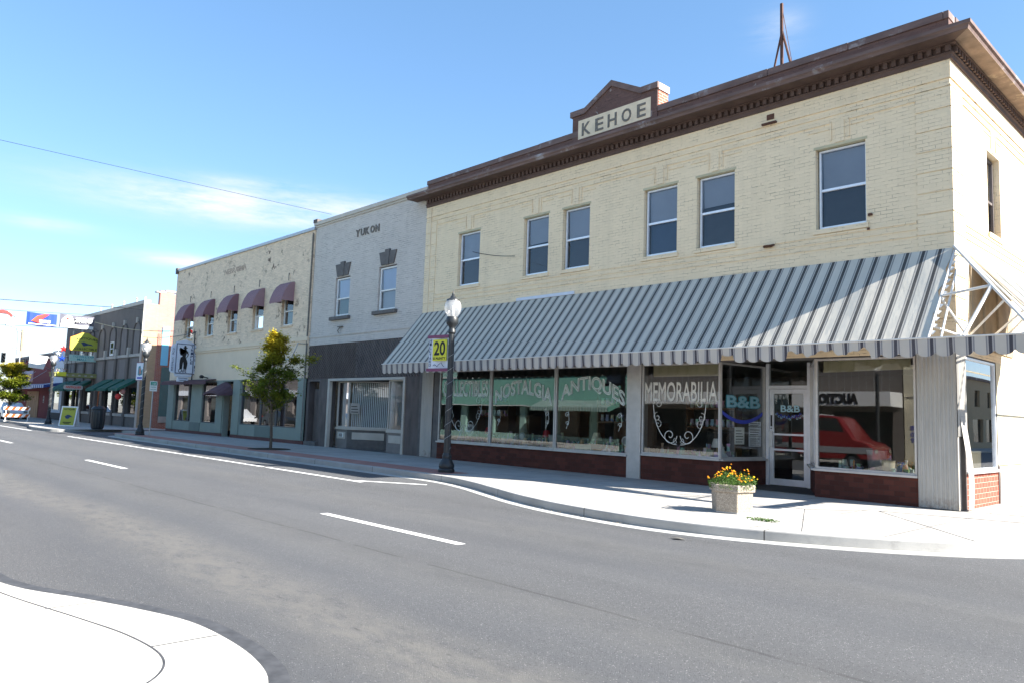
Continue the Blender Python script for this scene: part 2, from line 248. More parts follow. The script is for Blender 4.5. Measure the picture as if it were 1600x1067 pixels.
def lg():
    m = bpy.data.materials.new('globe_glass'); m.use_nodes = True; t = m.node_tree; t.nodes.clear(); n = t.nodes.new; o = n('ShaderNodeOutputMaterial'); tr = n('ShaderNodeBsdfTransparent'); df = n('ShaderNodeBsdfTranslucent'); d2 = n('ShaderNodeBsdfDiffuse'); gl = n('ShaderNodeBsdfGlossy')
    ns_ = n('ShaderNodeTexNoise'); ns_.inputs['Scale'].default_value = 30; mr = n('ShaderNodeMapRange'); mr.inputs[3].default_value = .35; mr.inputs[4].default_value = .55; t.links.new(ns_.outputs[0], mr.inputs[0])
    for q, c in ((tr, .95), (df, .85), (d2, .8), (gl, .9)): q.inputs[0].default_value = (c, c, c, 1)
    gl.inputs['Roughness'].default_value = .12
    a = n('ShaderNodeMixShader'); b = n('ShaderNodeMixShader'); c = n('ShaderNodeMixShader'); a.inputs[0].default_value = .5; t.links.new(df.outputs[0], a.inputs[1]); t.links.new(d2.outputs[0], a.inputs[2]); t.links.new(mr.outputs[0], b.inputs[0]); t.links.new(tr.outputs[0], b.inputs[1]); t.links.new(a.outputs[0], b.inputs[2]); c.inputs[0].default_value = .08; t.links.new(b.outputs[0], c.inputs[1]); t.links.new(gl.outputs[0], c.inputs[2]); t.links.new(c.outputs[0], o.inputs[0]); return m
M['lamp_glass'] = lg()
def corr(name, axis, per=.052, c=(.44, .42, .385)):
    g = G(name); a = g.xyz()[axis]; fr = g.math('FRACT', g.math('DIVIDE', g.math('ADD', a, 50), per)); d = g.math('ABSOLUTE', g.math('SUBTRACT', fr, .5))
    dirt = g.ramp(g.noise(2.4, 7, .7, stretch=(1.5, 1.5, .3)), .42, .75); cc = g.mix(g.math('MULTIPLY', dirt, .5), c, tuple(q*.55 for q in c)); z = g.xyz()[2]
    rs = g.math('MULTIPLY', g.ramp(z, .15, .5, 1, 0), g.ramp(g.noise(9, 6, .7), .45, .62)); cc = g.mix(g.math('MULTIPLY', rs, .6), cc, (.16, .11, .08))
    return g.fin(cc, .6, .15)
M['corr_x'] = corr('corrugated_siding', 0)
# awning cloth: pale with grey triple stripes, the underside a dull brown canvas
M['aw_top'] = stripes('grey_striped_awning_canvas', (.61, .565, .48), [(.074, (.24, .23, .215)), (.052, (.44, .41, .36)), (.030, (.07, .068, .066))], .302, 0, off=.165)
M['aw_side'] = stripes('grey_striped_side_canvas', (.52, .54, .51), [(.062, (.30, .31, .32)), (.026, (.10, .105, .12))], .302, 1, off=.1)
M['aw_val'] = stripes('grey_striped_valance', (.54, .49, .43), [(.068, (.22, .21, .22)), (.048, (.38, .35, .33)), (.027, (.07, .065, .075))], .302, 0, off=.165)
M['aw_under'] = plain('tan_awning_underside', (.42, .31, .20), .9, .15, 2)
# ------------------------------------------------------------------ mesh builder
class MB:
    def __init__(s): s.v = []; s.f = []; s.mi = []; s.cuts = []
    def add(s, vs, fs, mi=0):
        o = len(s.v); s.cuts.append((o, len(s.f))); s.v += [tuple(p) for p in vs]; s.f += [tuple(i+o for i in f) for f in fs]; s.mi += [mi]*len(fs); return s
    def box(s, x0, x1, y0, y1, z0, z1, mi=0):
        x0, x1 = sorted((x0, x1)); y0, y1 = sorted((y0, y1)); z0, z1 = sorted((z0, z1))
        return s.add([(x0, y0, z0), (x1, y0, z0), (x1, y1, z0), (x0, y1, z0), (x0, y0, z1), (x1, y0, z1), (x1, y1, z1), (x0, y1, z1)], [(0, 3, 2, 1), (4, 5, 6, 7), (0, 1, 5, 4), (1, 2, 6, 5), (2, 3, 7, 6), (3, 0, 4, 7)], mi)
    def quad(s, a, b, c, d, mi=0): return s.add([a, b, c, d], [(0, 1, 2, 3)], mi)
    def tube(s, pts, r, n=8, mi=0, cap=True):
        pts = [Vector(p) for p in pts]; rs = r if isinstance(r, (list, tuple)) else [r]*len(pts); vs = []; u = None
        for i, p in enumerate(pts):
            d = (pts[min(i+1, len(pts)-1)]-pts[max(i-1, 0)]); d = d.normalized() if d.length else Vector((0, 0, 1))
            if u is None: u = d.cross(Vector((0, 0, 1)) if abs(d.z) < .9 else Vector((1, 0, 0))).normalized()
            else: u = (u-d*u.dot(d)).normalized()
            v = d.cross(u)
            vs += [p+(u*math.cos(2*math.pi*k/n)+v*math.sin(2*math.pi*k/n))*rs[i] for k in range(n)]
        fs = [(i*n+k, i*n+(k+1) % n, (i+1)*n+(k+1) % n, (i+1)*n+k) for i in range(len(pts)-1) for k in range(n)]
        if cap: fs += [tuple(range(n-1, -1, -1)), tuple(range((len(pts)-1)*n, len(pts)*n))]
        return s.add(vs, fs, mi)
    def lathe(s, prof, x=0, y=0, z=0, n=20, mi=0, flute=0):
        vs = []
        for r, h in prof:
            for k in range(n):
                a = 2*math.pi*k/n; q = r*(1-flute*(k % 2)); vs.append((x+q*math.cos(a), y+q*math.sin(a), z+h))
        fs = [(i*n+k, i*n+(k+1) % n, (i+1)*n+(k+1) % n, (i+1)*n+k) for i in range(len(prof)-1) for k in range(n)]
        if prof[0][0] > 1e-4: fs.append(tuple(range(n-1, -1, -1)))
        if prof[-1][0] > 1e-4: fs.append(tuple(range((len(prof)-1)*n, len(prof)*n)))
        return s.add(vs, fs, mi)
    def prism(s, poly, fn, d0, d1, mi=0):
        """poly of (a,b); fn(a,b,d)->xyz"""
        n = len(poly); vs = [fn(a, b, d0) for a, b in poly]+[fn(a, b, d1) for a, b in poly]
        return s.add(vs, [tuple(range(n-1, -1, -1)), tuple(range(n, 2*n))]+[(i, (i+1) % n, n+(i+1) % n, n+i) for i in range(n)], mi)
    def loft(s, rings, mi=0, closed=True, caps=True):
        n = len(rings[0]); vs = [p for r_ in rings for p in r_]; fs = []
        for i in range(len(rings)-1):
            for k in range(n if closed else n-1): fs.append((i*n+k, i*n+(k+1) % n, (i+1)*n+(k+1) % n, (i+1)*n+k))
        if caps and closed: fs += [tuple(range(n-1, -1, -1)), tuple(range((len(rings)-1)*n, len(rings)*n))]
        return s.add(vs, fs, mi)
    def build(s, name, mats, parent=None, smooth=False, bevel=0, recalc=True):
        me = bpy.data.meshes.new(name); me.from_pydata(s.v, [], s.f)
        mats = mats if isinstance(mats, (list, tuple)) else [mats]
        for m_ in mats: me.materials.append(M[m_] if isinstance(m_, str) else m_)
        for p, i in zip(me.polygons, s.mi): p.material_index = min(i, len(mats)-1); p.use_smooth = smooth
        if recalc:
            import bmesh
            b = bmesh.new(); b.from_mesh(me); bmesh.ops.recalc_face_normals(b, faces=b.faces); b.to_mesh(me); b.free()
        me.update(); o = bpy.data.objects.new(name, me); col.objects.link(o)
        if smooth:
            try: me.set_sharp_from_angle(angle=R(40))
            except Exception: pass
        if parent: o.parent = parent; o.matrix_parent_inverse = Matrix.Translation(parent.location).inverted() if parent.parent is None else Matrix.Identity(4)
        if bevel:
            md = o.modifiers.new('bevel', 'BEVEL'); md.width = bevel; md.segments = 2; md.limit_method = 'ANGLE'; md.angle_limit = R(50)
        return o
def build_split(mb, name, mats, parent, bevel=0):
    # every box or tube becomes its own part
    import itertools
    cuts = mb.cuts+[(len(mb.v), len(mb.f))]; r = []
    for (v0, f0), (v1, f1) in zip(cuts[:-1], cuts[1:]):
        q = MB(); q.v = mb.v[v0:v1]; q.f = [tuple(i-v0 for i in f) for f in mb.f[f0:f1]]; q.mi = mb.mi[f0:f1]; r.append(q.build(name, mats, parent, bevel=bevel))
    return r
def tag(o, label, cat, group=None):
    o['label'] = label; o['category'] = cat
    if group: o['group'] = group
    return o
def thing(name, label, cat, loc=(0, 0, 0), group=None):
    o = bpy.data.objects.new(name, None); o.location = loc; o.empty_display_size = .2; col.objects.link(o); return tag(o, label, cat, group)
def struct(name, mb, m_, **k): o = mb.build(name, m_, **k); o['kind'] = 'structure'; return o
def sub(o, parent):  # parent keeping world coordinates
    return o
def copy_tree(root, dx, dy, label, group=None):
    def rec(o, p):
        c = o.copy(); col.objects.link(c)
        if p: c.parent = p
        for ch in [q for q in bpy.data.objects if q.parent == o and q != c]: rec(ch, c)
        return c
    c = rec(root, None); c.location = root.location+Vector((dx, dy, 0)); c['label'] = label
    if group: c['group'] = group
    return c
# text as real letter meshes. frame(u, v, d) -> xyz
def text(s, fr, x0, x1, z0, z1, m_, parent, d0=.0, d1=.012, name='lettering', warp=None, bold=.0, keep=False, spacing=1., outline=0):
    cu = bpy.data.curves.new('letters', 'FONT'); cu.body = s; cu.size = 1; cu.extrude = .5; cu.offset = bold; cu.resolution_u = 3
    if outline: cu.extrude = 0; cu.fill_mode = 'NONE'; cu.bevel_depth = outline; cu.bevel_resolution = 0
    cu.space_character = spacing
    o = bpy.data.objects.new('letters', cu); col.objects.link(o)
    bpy.context.view_layer.update()
    me = bpy.data.meshes.new_from_object(o.evaluated_get(bpy.context.evaluated_depsgraph_get()))
    bpy.data.objects.remove(o); bpy.data.curves.remove(cu)
    xs = [v.co.x for v in me.vertices]; ys = [v.co.y for v in me.vertices]; a, b, c, d = min(xs), max(xs), min(ys), max(ys)
    for v in me.vertices:
        u = (v.co.x-a)/(b-a or 1); q = (v.co.y-c)/(d-c or 1)
        if warp: u, q = warp(u, q)
        v.co = Vector(fr(x0+(x1-x0)*u, z0+(z1-z0)*q, d0 if v.co.z < 0 else d1))
    me.materials.clear(); me.materials.append(M[m_] if isinstance(m_, str) else m_)
    for p in me.polygons: p.material_index = 0
    me.update(); o = bpy.data.objects.new(name, me); col.objects.link(o)
    if parent: o.parent = parent; o.matrix_parent_inverse = Matrix.Translation(parent.location).inverted() if parent.parent is None else Matrix.Identity(4)
    return o
YF = 16.2
FX = lambda y0: (lambda u, v, d: (u, y0-d, v))          # facade facing -Y at y0, d = outwards
FY = lambda x0: (lambda u, v, d: (x0+d, u, v))          # wall facing +X at x0, u = Y
FS = lambda y0: (lambda u, v, d: (-u, y0+d, v))         # facade facing +Y (across the street), u = -X
def wall(mb, fr, u0, u1, z0, z1, holes, depth=.3, mi=0, mir=None):
    us = sorted({u0, u1, *[h[0] for h in holes], *[h[1] for h in holes]}); zs = sorted({z0, z1, *[h[2] for h in holes], *[h[3] for h in holes]})
    for i in range(len(us)-1):
        for j in range(len(zs)-1):
            a, b, c, d = us[i], us[i+1], zs[j], zs[j+1]
            if any(h[0]-1e-6 <= a and b <= h[1]+1e-6 and h[2]-1e-6 <= c and d <= h[3]+1e-6 for h in holes): continue
            mb.quad(fr(a, c, 0), fr(b, c, 0), fr(b, d, 0), fr(a, d, 0), mi)
    for h in holes:
        a, b, c, d = h[:4]
        for p, q in (((a, c), (b, c)), ((b, c), (b, d)), ((b, d), (a, d)), ((a, d), (a, c))):
            mb.quad(fr(*p, 0), fr(*q, 0), fr(*q, -depth), fr(*p, -depth), mi if mir is None else mir)
def fbox(mb, fr, u0, u1, z0, z1, d0, d1, mi=0):
    mb.prism([(u0, z0), (u1, z0), (u1, z1), (u0, z1)], fr, d0, d1, mi)
def rect_frame(mb, fr, u0, u1, z0, z1, t, d0, d1, mi=0):
    fbox(mb, fr, u0, u0+t, z0, z1, d0, d1, mi); fbox(mb, fr, u1-t, u1, z0, z1, d0, d1, mi); fbox(mb, fr, u0+t, u1-t, z0, z0+t, d0, d1, mi); fbox(mb, fr, u0+t, u1-t, z1-t, z1, d0, d1, mi)
def sash_window(parent, fr, u0, u1, z0, z1, split=.48, upper='blind', lower='blind_dark', rec=.13, t=.045, fm='alu', gl='glass_up', drop=0):
    """double hung window: frame > glass, blinds"""
    mb = MB(); zm = z0+(z1-z0)*split
    rect_frame(mb, fr, u0, u1, z0, z1, t, -rec-.05, -rec+.035); fbox(mb, fr, u0+t, u1-t, zm-.03, zm+.03, -rec-.04, -rec+.02)
    wn = mb.build('window', fm, parent, bevel=.006)
    g = MB(); g.quad(fr(u0+t, zm, -rec), fr(u1-t, zm, -rec), fr(u1-t, z1-t, -rec), fr(u0+t, z1-t, -rec)); g.quad(fr(u0+t, z0+t, -rec-.02), fr(u1-t, z0+t, -rec-.02), fr(u1-t, zm, -rec-.02), fr(u0+t, zm, -rec-.02)); g.build('pane', gl, wn)
    b = MB(); b.quad(fr(u0+t, zm+.005+max(drop, 0), -rec-.085), fr(u1-t, zm+.005+max(drop, 0)+.015*math.sin(u0*9), -rec-.08), fr(u1-t, z1-t, -rec-.06), fr(u0+t, z1-t, -rec-.06), 0); fbox(b, fr, u0+t, u1-t, zm, z1-t, -rec-.19, -rec-.17, 1); fbox(b, fr, u0+t, u1-t, z0, zm, -rec-.14, -rec-.12, 1); b.build('blind', [upper, lower], wn)
    return wn
def spiral(mb, fr, cx, cz, r, a0, turns, d, rad=.008, sgn=1, n=26, r1=.12):
    mb.tube([fr(cx+r*(1-(1-r1)*i/n)*math.cos(a0+sgn*2*math.pi*turns*i/n), cz+r*(1-(1-r1)*i/n)*math.sin(a0+sgn*2*math.pi*turns*i/n), d) for i in range(n+1)], rad, 4)
# ------------------------------------------------------------------ ground, streets, pavements
struct('ground', MB().quad((-900, -900, -.03), (900, -900, -.03), (900, 900, -.03), (-900, 900, -.03)), 'ground')
mb = MB(); mb.quad((-400, -1.2, 0), (120, -1.2, 0), (120, 12.7, 0), (-400, 12.7, 0)); struct('road', mb, 'asphalt')
mb = MB(); mb.quad((-3.6, -90, -.006), (8.5, -90, -.006), (8.5, 120, -.006), (-3.6, 120, -.006)); mb.quad((-60, -90, -.012), (-40, -90, -.012), (-40, -90, -.012), (-60, -90, -.012)) if 0 else None
struct('side_street', mb, 'asphalt2')
mb = MB(); mb.quad((-47.2, 10.2, .012), (-42.2, 10.6, .012), (-41.9, 60, .02), (-51.4, 60, .02)); struct('driveway', mb, 'asphalt2')
def smooth_poly(pts, k=6):
    out_ = []
    for i in range(len(pts)-1):
        p0, p1, p2, p3 = pts[max(i-1, 0)], pts[i], pts[i+1], pts[min(i+2, len(pts)-1)]
        for j in range(k):
            t = j/k; out_.append(tuple(.5*(2*p1[a]+(p2[a]-p0[a])*t+(2*p0[a]-5*p1[a]+4*p2[a]-p3[a])*t*t+(3*p1[a]-p0[a]-3*p2[a]+p3[a])*t**3) for a in range(2)))
    out_.append(pts[-1]); return out_
def strip(mb, line, w0, w1, z0, z1, mi=0):
    """band along a line between lateral offsets w0,w1 (left positive), from z0 up to z1"""
    n = len(line); L_, R_ = [], []
    for i, p in enumerate(line):
        a, b = Vector(line[max(i-1, 0)]), Vector(line[min(i+1, n-1)]); t = (b-a).normalized(); nn = Vector((-t.y, t.x)); L_.append(Vector(p)+nn*w0); R_.append(Vector(p)+nn*w1)
    rings = [[(a.x, a.y, z0), (a.x, a.y, z1), (b.x, b.y, z1), (b.x, b.y, z0)] for a, b in zip(L_, R_)]; mb.loft(rings, mi)
    return R_
# far pavement from the driveway to the corner of the side street
edge = smooth_poly([(-42.2, 13.6), (-42.1, 12.6), (-41.2, 12.0), (-38, 11.85), (-30, 11.78), (-22, 11.78), (-16.5, 11.82), (-14.6, 11.75), (-13.2, 11.4), (-11.9, 10.9), (-10.6, 10.4), (-9.3, 10.05), (-8, 9.88), (-6.9, 9.88), (-5.9, 10.1), (-5.0, 10.48), (-4.2, 10.95), (-3.4, 11.6), (-2.75, 12.4), (-2.3, 13.3), (-2.05, 14.4), (-1.95, 16), (-1.95, 24), (-1.95, 60)], 5)
cmb_ = MB(); cz = .15
inner = strip(cmb_, edge, 0, .16, -.02, cz)
struct('curb', cmb_, 'curb', bevel=.02)
gm = MB(); strip(gm, edge, -.30, -.001, -.02, .006); struct('gutter', gm, 'gutter')
sw = MB(); pts3 = [(p.x, p.y, cz-.004) for p in inner]
n = len(pts3); sw.add(pts3+[(p[0] if p[1] < 16.15 else p[0]-.001, max(p[1]+.001, 60) if 0 else (60 if p[0] > -2.5 and p[1] > 16 else 16.6), cz-.004) for p in []], [])
# triangulated as strips to the building line
ring = [p for p in pts3]
for i in range(len(ring)-1):
    p, q = ring[i], ring[i+1]
    if p[1] < 16.3 and q[1] < 16.35: sw.quad(p, q, (q[0], 16.35, cz-.004), (p[0], 16.35, cz-.004))
xe = ring[-1][0]; sw.quad((-42.2, 16.35, cz-.004), (xe, 16.35, cz-.004), (xe, 19, cz-.004), (-42.2, 19, cz-.004)); sw.quad((-4.9, 19, cz-.004), (xe, 19, cz-.004), (xe, 60, cz-.004), (-4.9, 60, cz-.004))
struct('pavement', sw, 'sidewalk')
sw2 = MB(); sw2.box(-46.2, -42, 13.8, 18.6, 0, cz-.004); struct('pavement', sw2, 'sidewalk')
pv = MB(); pv.box(-41.6, -15.1, 12.05, 12.95, .1, .1505); struct('paver_band', pv, 'pavers')
# pavement beyond the driveway
edge2 = smooth_poly([(-47.6, 15.9), (-47.4, 13.5), (-46.9, 11.4), (-47.2, 10.7), (-48.2, 10.45), (-52, 10.5), (-56, 11.2), (-60, 11.5), (-75, 11.6), (-130, 11.6)], 5)
cb = MB(); strip(cb, edge2, -.16, 0, -.02, cz); struct('curb', cb, 'curb', bevel=.02)
s3 = MB(); e3 = [(p[0], p[1]) for p in edge2]
for i in range(len(e3)-1): s3.quad((e3[i][0], e3[i][1]+.0, cz-.004), (e3[i+1][0], e3[i+1][1], cz-.004), (e3[i+1][0]-.0, 17.2, cz-.004), (e3[i][0], 17.2, cz-.004))
struct('pavement', s3, 'sidewalk')
# painted lines
def line(x0, x1, y0, y1, z=.004): return MB().quad((x0, y0, z), (x1, y0, z), (x1, y1, z), (x0, y1, z)).build('road_line', 'paint')
for x0 in (-11.0, -24.35, -37.9, -51.4, -64.9): o = line(x0, x0+3.45, 6.33, 6.47); o['kind'] = 'structure'
for x0, x1 in ((-20.3, -15.4), (-26.4, -20.5), (-32.7, -26.6), (-41.2, -32.9), (-57.5, -48.8), (-80, -62)): o = line(x0, x1, 9.86, 9.99); o['kind'] = 'structure'
o = MB().quad((-15.9, 10.02, .004), (-15.8, 9.92, .004), (-14.2, 10.9, .004), (-14.3, 11.0, .004)).build('road_line', 'paint'); o['kind'] = 'structure'
# near corner: flush concrete apron with tar joint round it
ap = smooth_poly([(-30, 1.35), (-20, 1.38), (-12, 1.42), (-9, 1.48), (-8.0, 1.6), (-7.2, 1.95), (-6.58, 2.2), (-6.0, 2.38), (-5.4, 2.42), (-4.85, 2.38), (-4.4, 2.25), (-4.0, 1.95), (-3.8, 1.4), (-3.75, .5), (-3.75, -1), (-3.75, -20)], 5)
am = MB()
for i in range(len(ap)-1):
    q = lambda p: (p[0], -.6 if p[1] > -.6 else p[1], .010)
    if ap[i][1] > -.6: am.quad((ap[i][0], ap[i][1], .010), (ap[i+1][0], ap[i+1][1], .010), (min(ap[i+1][0], -4.6), -.6, .010), (min(ap[i][0], -4.6), -.6, .010))
struct('corner_apron', am, 'apron')
tm = MB(); strip(tm, ap[12:], -.0, .13, -.01, .0065); struct('tar_joint', tm, 'tar')
# inner kerb ribbon of the near corner
rb = smooth_poly([(-30, 1.0), (-12, 1.15), (-9, 1.3), (-7.75, 1.47), (-6.54, 1.76), (-5.89, 1.9), (-5.32, 1.93), (-4.95, 1.8), (-4.7, 1.5), (-4.55, 1.0), (-4.5, 0), (-4.5, -3), (-4.5, -20)], 6)
rm = MB(); strip(rm, rb, .0, .014, 0, .0125); rm.tube([(-6.02, 1.66, .0105), (-5.3, 1.60, .0105), (-4.7, 1.5, .0105)], .005, 4); rm.box(-5.52, -5.506, 1.95, 2.41, 0, .0122); rm.box(-7.0, -6.99, 1.62, 2.0, 0, .0122)
struct('apron_joint', rm, 'tar')
ns = MB(); e4 = rb
for i in range(len(e4)-1):
    if e4[i][1] > -.59: ns.quad((e4[i][0], e4[i][1]-.03, .016), (e4[i+1][0], e4[i+1][1]-.03, .016), (min(e4[i+1][0], -4.55), -.6, .12), (min(e4[i][0], -4.55), -.6, .12))
ns.box(-46, -4.5, -3.6, -.6, 0, .12); struct('pavement', ns, 'apron')
# diagonal joints of the far corner pavement
jm = MB()
def jl(pts): jm.tube([(x, y, .1465) for x, y in pts], .0055, 4)
jl([(-5.35, 16.1), (-5.5, 14.6), (-3.2, 11.95)]); jl([(-5.5, 14.6), (-2.15, 15.6)]); jl([(-5.0, 16.0), (-2.15, 16.9)]); jl([(-6.3, 13.6), (-5.5, 14.6)]); jl([(-6.4, 13.55), (-5.1, 10.7)]); jl([(-9.5, 12.6), (-6.3, 13.6)]); jl([(-4.4, 18.7), (-2.15, 18.9)])
struct('pavement_joint', jm, 'tar')

# ================================================================== KEHOE corner building
def facade_text_box(*a): pass
K = thing('corner_building', 'two storey cream painted brick corner building with brown cornice and KEHOE gable', 'building', (-13, 18, 0))
KX0, KX1 = -21.75, -4.62; WT = 9.08
F = FX(YF)
kw = [(-19.88, -18.76), (-16.68, -15.61), (-15.03, -13.98), (-12.07, -11.02), (-10.43, -9.37), (-7.36, -6.27)]
mb = MB()
wall(mb, F, KX0, KX1, 3.15, WT+.4, [(a, b, 5.97, 7.84) for a, b in kw], .16)
FE = FY(KX1)
skw = [(18.62, 19.62, 5.97, 7.84), (24.6, 25.6, 5.97, 7.84), (30, 31, 5.97, 7.84)]
wall(mb, FE, YF, 46, 3.15, WT+.4, skw, .22)
mb.quad((KX0, YF, 3.15), (KX0, 46, 3.15), (KX0, 46, 9.5), (KX0, YF, 9.5)); mb.quad((KX0, 46, 0), (KX1, 46, 0), (KX1, 46, 9.5), (KX0, 46, 9.5))
mb.quad((KX0, YF+.17, 3.15), (KX1-.23, YF+.17, 3.15), (KX1-.23, YF+.17, 5.9), (KX0, YF+.17, 5.9)) if 0 else None
mb.build('wall', 'cream_brick', K, recalc=False)
# lower storey of the side street
mb = MB(); wall(mb, FE, YF+.02, 46, .95, 3.15, [(YF+.02, 18.85, .95, 3.15)], .0); mb.build('side_wall', 'cream_wall', K, recalc=False)
mb = MB(); mb.box(KX1-.3, KX1+.035, 18.86, 46, .1, .93); mb.build('base_course', 'beige_trim', K, bevel=.01)
MB().box(KX0+.1, KX1-.1, YF+.25, 45.9, 9.0, 9.3).build('roof', 'far_grey', K)
# raised quoins, belt courses and flat arches
mb = MB(); z = 3.4; i = 0
while z < 8.1:
    for (fr, a, b) in ((F, KX1-.64, KX1+.018), (F, KX0, KX0+.62), (FE, YF-.018, YF+.70)):
        fbox(mb, fr, a, b, z, z+.40, -.02, .020)
    z += .425
for fr, a, b in ((F, KX0, KX1), (FE, YF, 46)):
    fbox(mb, fr, a, b+(.02 if fr is F else 0), 8.66, 8.73, -.01, .028); fbox(mb, fr, a, b+(.018 if fr is F else 0), 8.72, WT+.02, -.01, .012)
    fbox(mb, fr, a, b+(.018 if fr is F else 0), 8.50, 8.535, -.01, .02)
    ws = [(p[0], p[1]) for p in (kw if fr is F else skw)]
    edges = [a]+[q for p in ws for q in ((p[0]+p[1])/2-.20, (p[0]+p[1])/2+.20)]+[b]
    for e0, e1 in zip(edges[::2], edges[1::2]): fbox(mb, fr, e0, e1, 8.33, 8.37, -.01, .024)
    for p in ws:
        c = (p[0]+p[1])/2; fbox(mb, fr, c-.21, c-.18, 7.93, 8.37, -.01, .024); fbox(mb, fr, c+.18, c+.21, 7.93, 8.37, -.01, .024); fbox(mb, fr, c-.10, c+.10, 7.87, 8.36, -.01, .018)
        fbox(mb, fr, p[0]-.18, c-.24, 8.20, 8.23, -.01, .018); fbox(mb, fr, c+.24, p[1]+.18, 8.20, 8.23, -.01, .018)
        fbox(mb, fr, p[0]-.05, p[1]+.05, 5.86, 5.965, -.01, .045)
    for zz in (5.80, 5.66, 5.52): fbox(mb, fr, a+.66, b-.66, zz, zz+.045, -.01, .02)
mb.build('brick_trim', 'cream_brick', K, recalc=True)
for i, (a, b) in enumerate(kw): sash_window(K, F, a+.03, b-.01, 6.0, 7.79, .49, lower='blind_blue' if i == 3 else 'blind_dark', drop=(.0, .10, -.03, .0, .16, .05)[i], rec=.13+.01*(i % 3))
for h in skw: sash_window(K, FE, h[0]+.04, h[1]-.04, 6.0, 7.8, .45, rec=.16, fm='charcoal')
# thin dull strips that colour in the shade line at each window head
mb = MB()
for a, b in kw: fbox(mb, F, a-.04, b+.04, 7.80, 7.86, -.12, .006)
build_split(mb, 'window_head', 'yellow_shade', K)
# cornice with dentils, wraps the corner
def cornice(prof, mat, name, x0, sx=True, smooth=False):
    """prof: (out, z) ; goes along the front from x0 then round the corner to y=46"""
    m_ = MB(); r = []
    r.append([(x0, YF-o_, z_) for o_, z_ in prof]); r.append([(KX1+o_, YF-o_, z_) for o_, z_ in prof]); r.append([(KX1+o_, 46, z_) for o_, z_ in prof])
    m_.loft(r, 0, closed=True, caps=True); return m_.build(name, mat, K, recalc=True)
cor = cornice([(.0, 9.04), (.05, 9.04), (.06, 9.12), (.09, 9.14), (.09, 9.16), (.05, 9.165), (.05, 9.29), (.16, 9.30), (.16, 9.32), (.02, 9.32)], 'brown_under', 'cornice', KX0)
def prof_run(prof, pts, mat, name):
    m_ = MB(); m_.loft([[f(o_, z_) for o_, z_ in prof] for f in pts]); return m_.build(name, mat, K)
sp_ = [(.10, 9.325), (.47, 9.34), (.47, 9.36), (.02, 9.38)]
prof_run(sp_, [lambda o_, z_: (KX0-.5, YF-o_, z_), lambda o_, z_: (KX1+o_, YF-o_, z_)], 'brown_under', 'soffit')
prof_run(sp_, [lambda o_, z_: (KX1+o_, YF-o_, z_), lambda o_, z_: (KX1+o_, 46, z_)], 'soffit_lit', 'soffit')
cc = cornice([(.45, 9.36), (.47, 9.35), (.49, 9.40), (.53, 9.43), (.53, 9.50), (.30, 9.53), (.02, 9.56), (.02, 9.37)], 'brown', 'cornice_crown', KX0-.6)
mb = MB(); x = KX0+.1
while x < KX1+.05: fbox(mb, F, x, x+.085, 9.17, 9.292, .045, .135); x += .17
y = YF+.02
while y < 30: fbox(mb, FE, y, y+.085, 9.17, 9.292, .045, .135); y += .17
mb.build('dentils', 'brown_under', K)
mb = MB(); mb.box(KX0-.02, KX1+.005, YF, YF+.34, 9.53, 9.90); mb.box(KX1-.33, KX1+.004, YF+.35, 46, 9.53, 9.90)
mb.build('parapet', 'brown_brick', K)
mb = MB(); mb.box(-11.66, -10.408, YF-.035, YF+.38, 9.90, 10.068); x = KX0-.05
while x < KX1:
    x2 = min(x+1.9, KX1+.03)
    if not (-14.5 < x < -11.8): mb.box(x, x2-.008, YF-.035, YF+.38, 9.90, 10.07+.012*math.sin(x*7))
    x += 1.9
mb.box(KX1-.36, KX1+.035, YF+.385, 46, 9.90, 10.07)
for q in range(9): mb.box(KX0+.6+q*1.9, KX0+1.0+q*1.9, YF-.015, YF+.01, 9.62, 9.64) if q not in (3, 4, 5) else None
mb.build('coping', 'brown', K, bevel=.008)
# name gable
gm = MB(); P_ = [(-14.71, 9.55), (-11.67, 9.55), (-11.67, 10.55), (-12.2, 10.55), (-13.24, 11.08), (-14.23, 10.55), (-14.71, 10.55)]
gm.prism([P_[0], P_[1], P_[2], P_[3], P_[5], P_[6]], F, -.45, .03); gm.prism([(-14.23, 10.55), (-12.2, 10.55), (-13.24, 11.08)], F, -.45, .0295)
gb = gm.build('name_gable', 'brown_brick', K)
cm_ = MB()
for a, b in (((-14.78, 10.6), (-14.2, 10.6)), ((-14.26, 10.585), (-13.24, 11.15)), ((-13.24, 11.15), (-12.17, 10.6)), ((-12.2, 10.62), (-11.63, 10.62))):
    cm_.prism([(a[0], a[1]-.07), (b[0], b[1]-.07), (b[0], b[1]+.1), (a[0], a[1]+.1)], F, -.48, .075 if b[0]-a[0] > .7 else .08)
cm_.build('gable_coping', 'brown', gb)
pm = MB(); fbox(pm, F, -14.48, -11.88, 9.80, 10.37, .0, .036); pm.build('name_panel', 'cream_trim', gb)
for ch, x0, x1 in (('K', -14.33, -14.0), ('E', -13.82, -13.52), ('H', -13.36, -13.04), ('O', -12.86, -12.53), ('E', -12.33, -12.04)):
    text(ch, F, x0, x1, 9.88, 10.26, 'lettergrey', gb, .03, .05, 'letter', bold=.015)
mb = MB(); mb.box(-12.02, -11.70, YF+.06, YF+.45, 10.0, 10.58); mb.build('chimney', 'red_brick', K); MB().box(-12.05, -11.60, YF+.0, YF+.50, 10.60, 10.76).build('chimney_cap', 'white', K, bevel=.01) if 0 else None
mb = MB(); mb.box(-11.669, -11.655, YF+.0, YF+.45, 10.08, 10.52, 0); mb.box(-11.669, -11.62, YF+.0, YF+.46, 10.53, 10.70, 1); mb.build('gable_end', ['red_brick', 'white'], K)
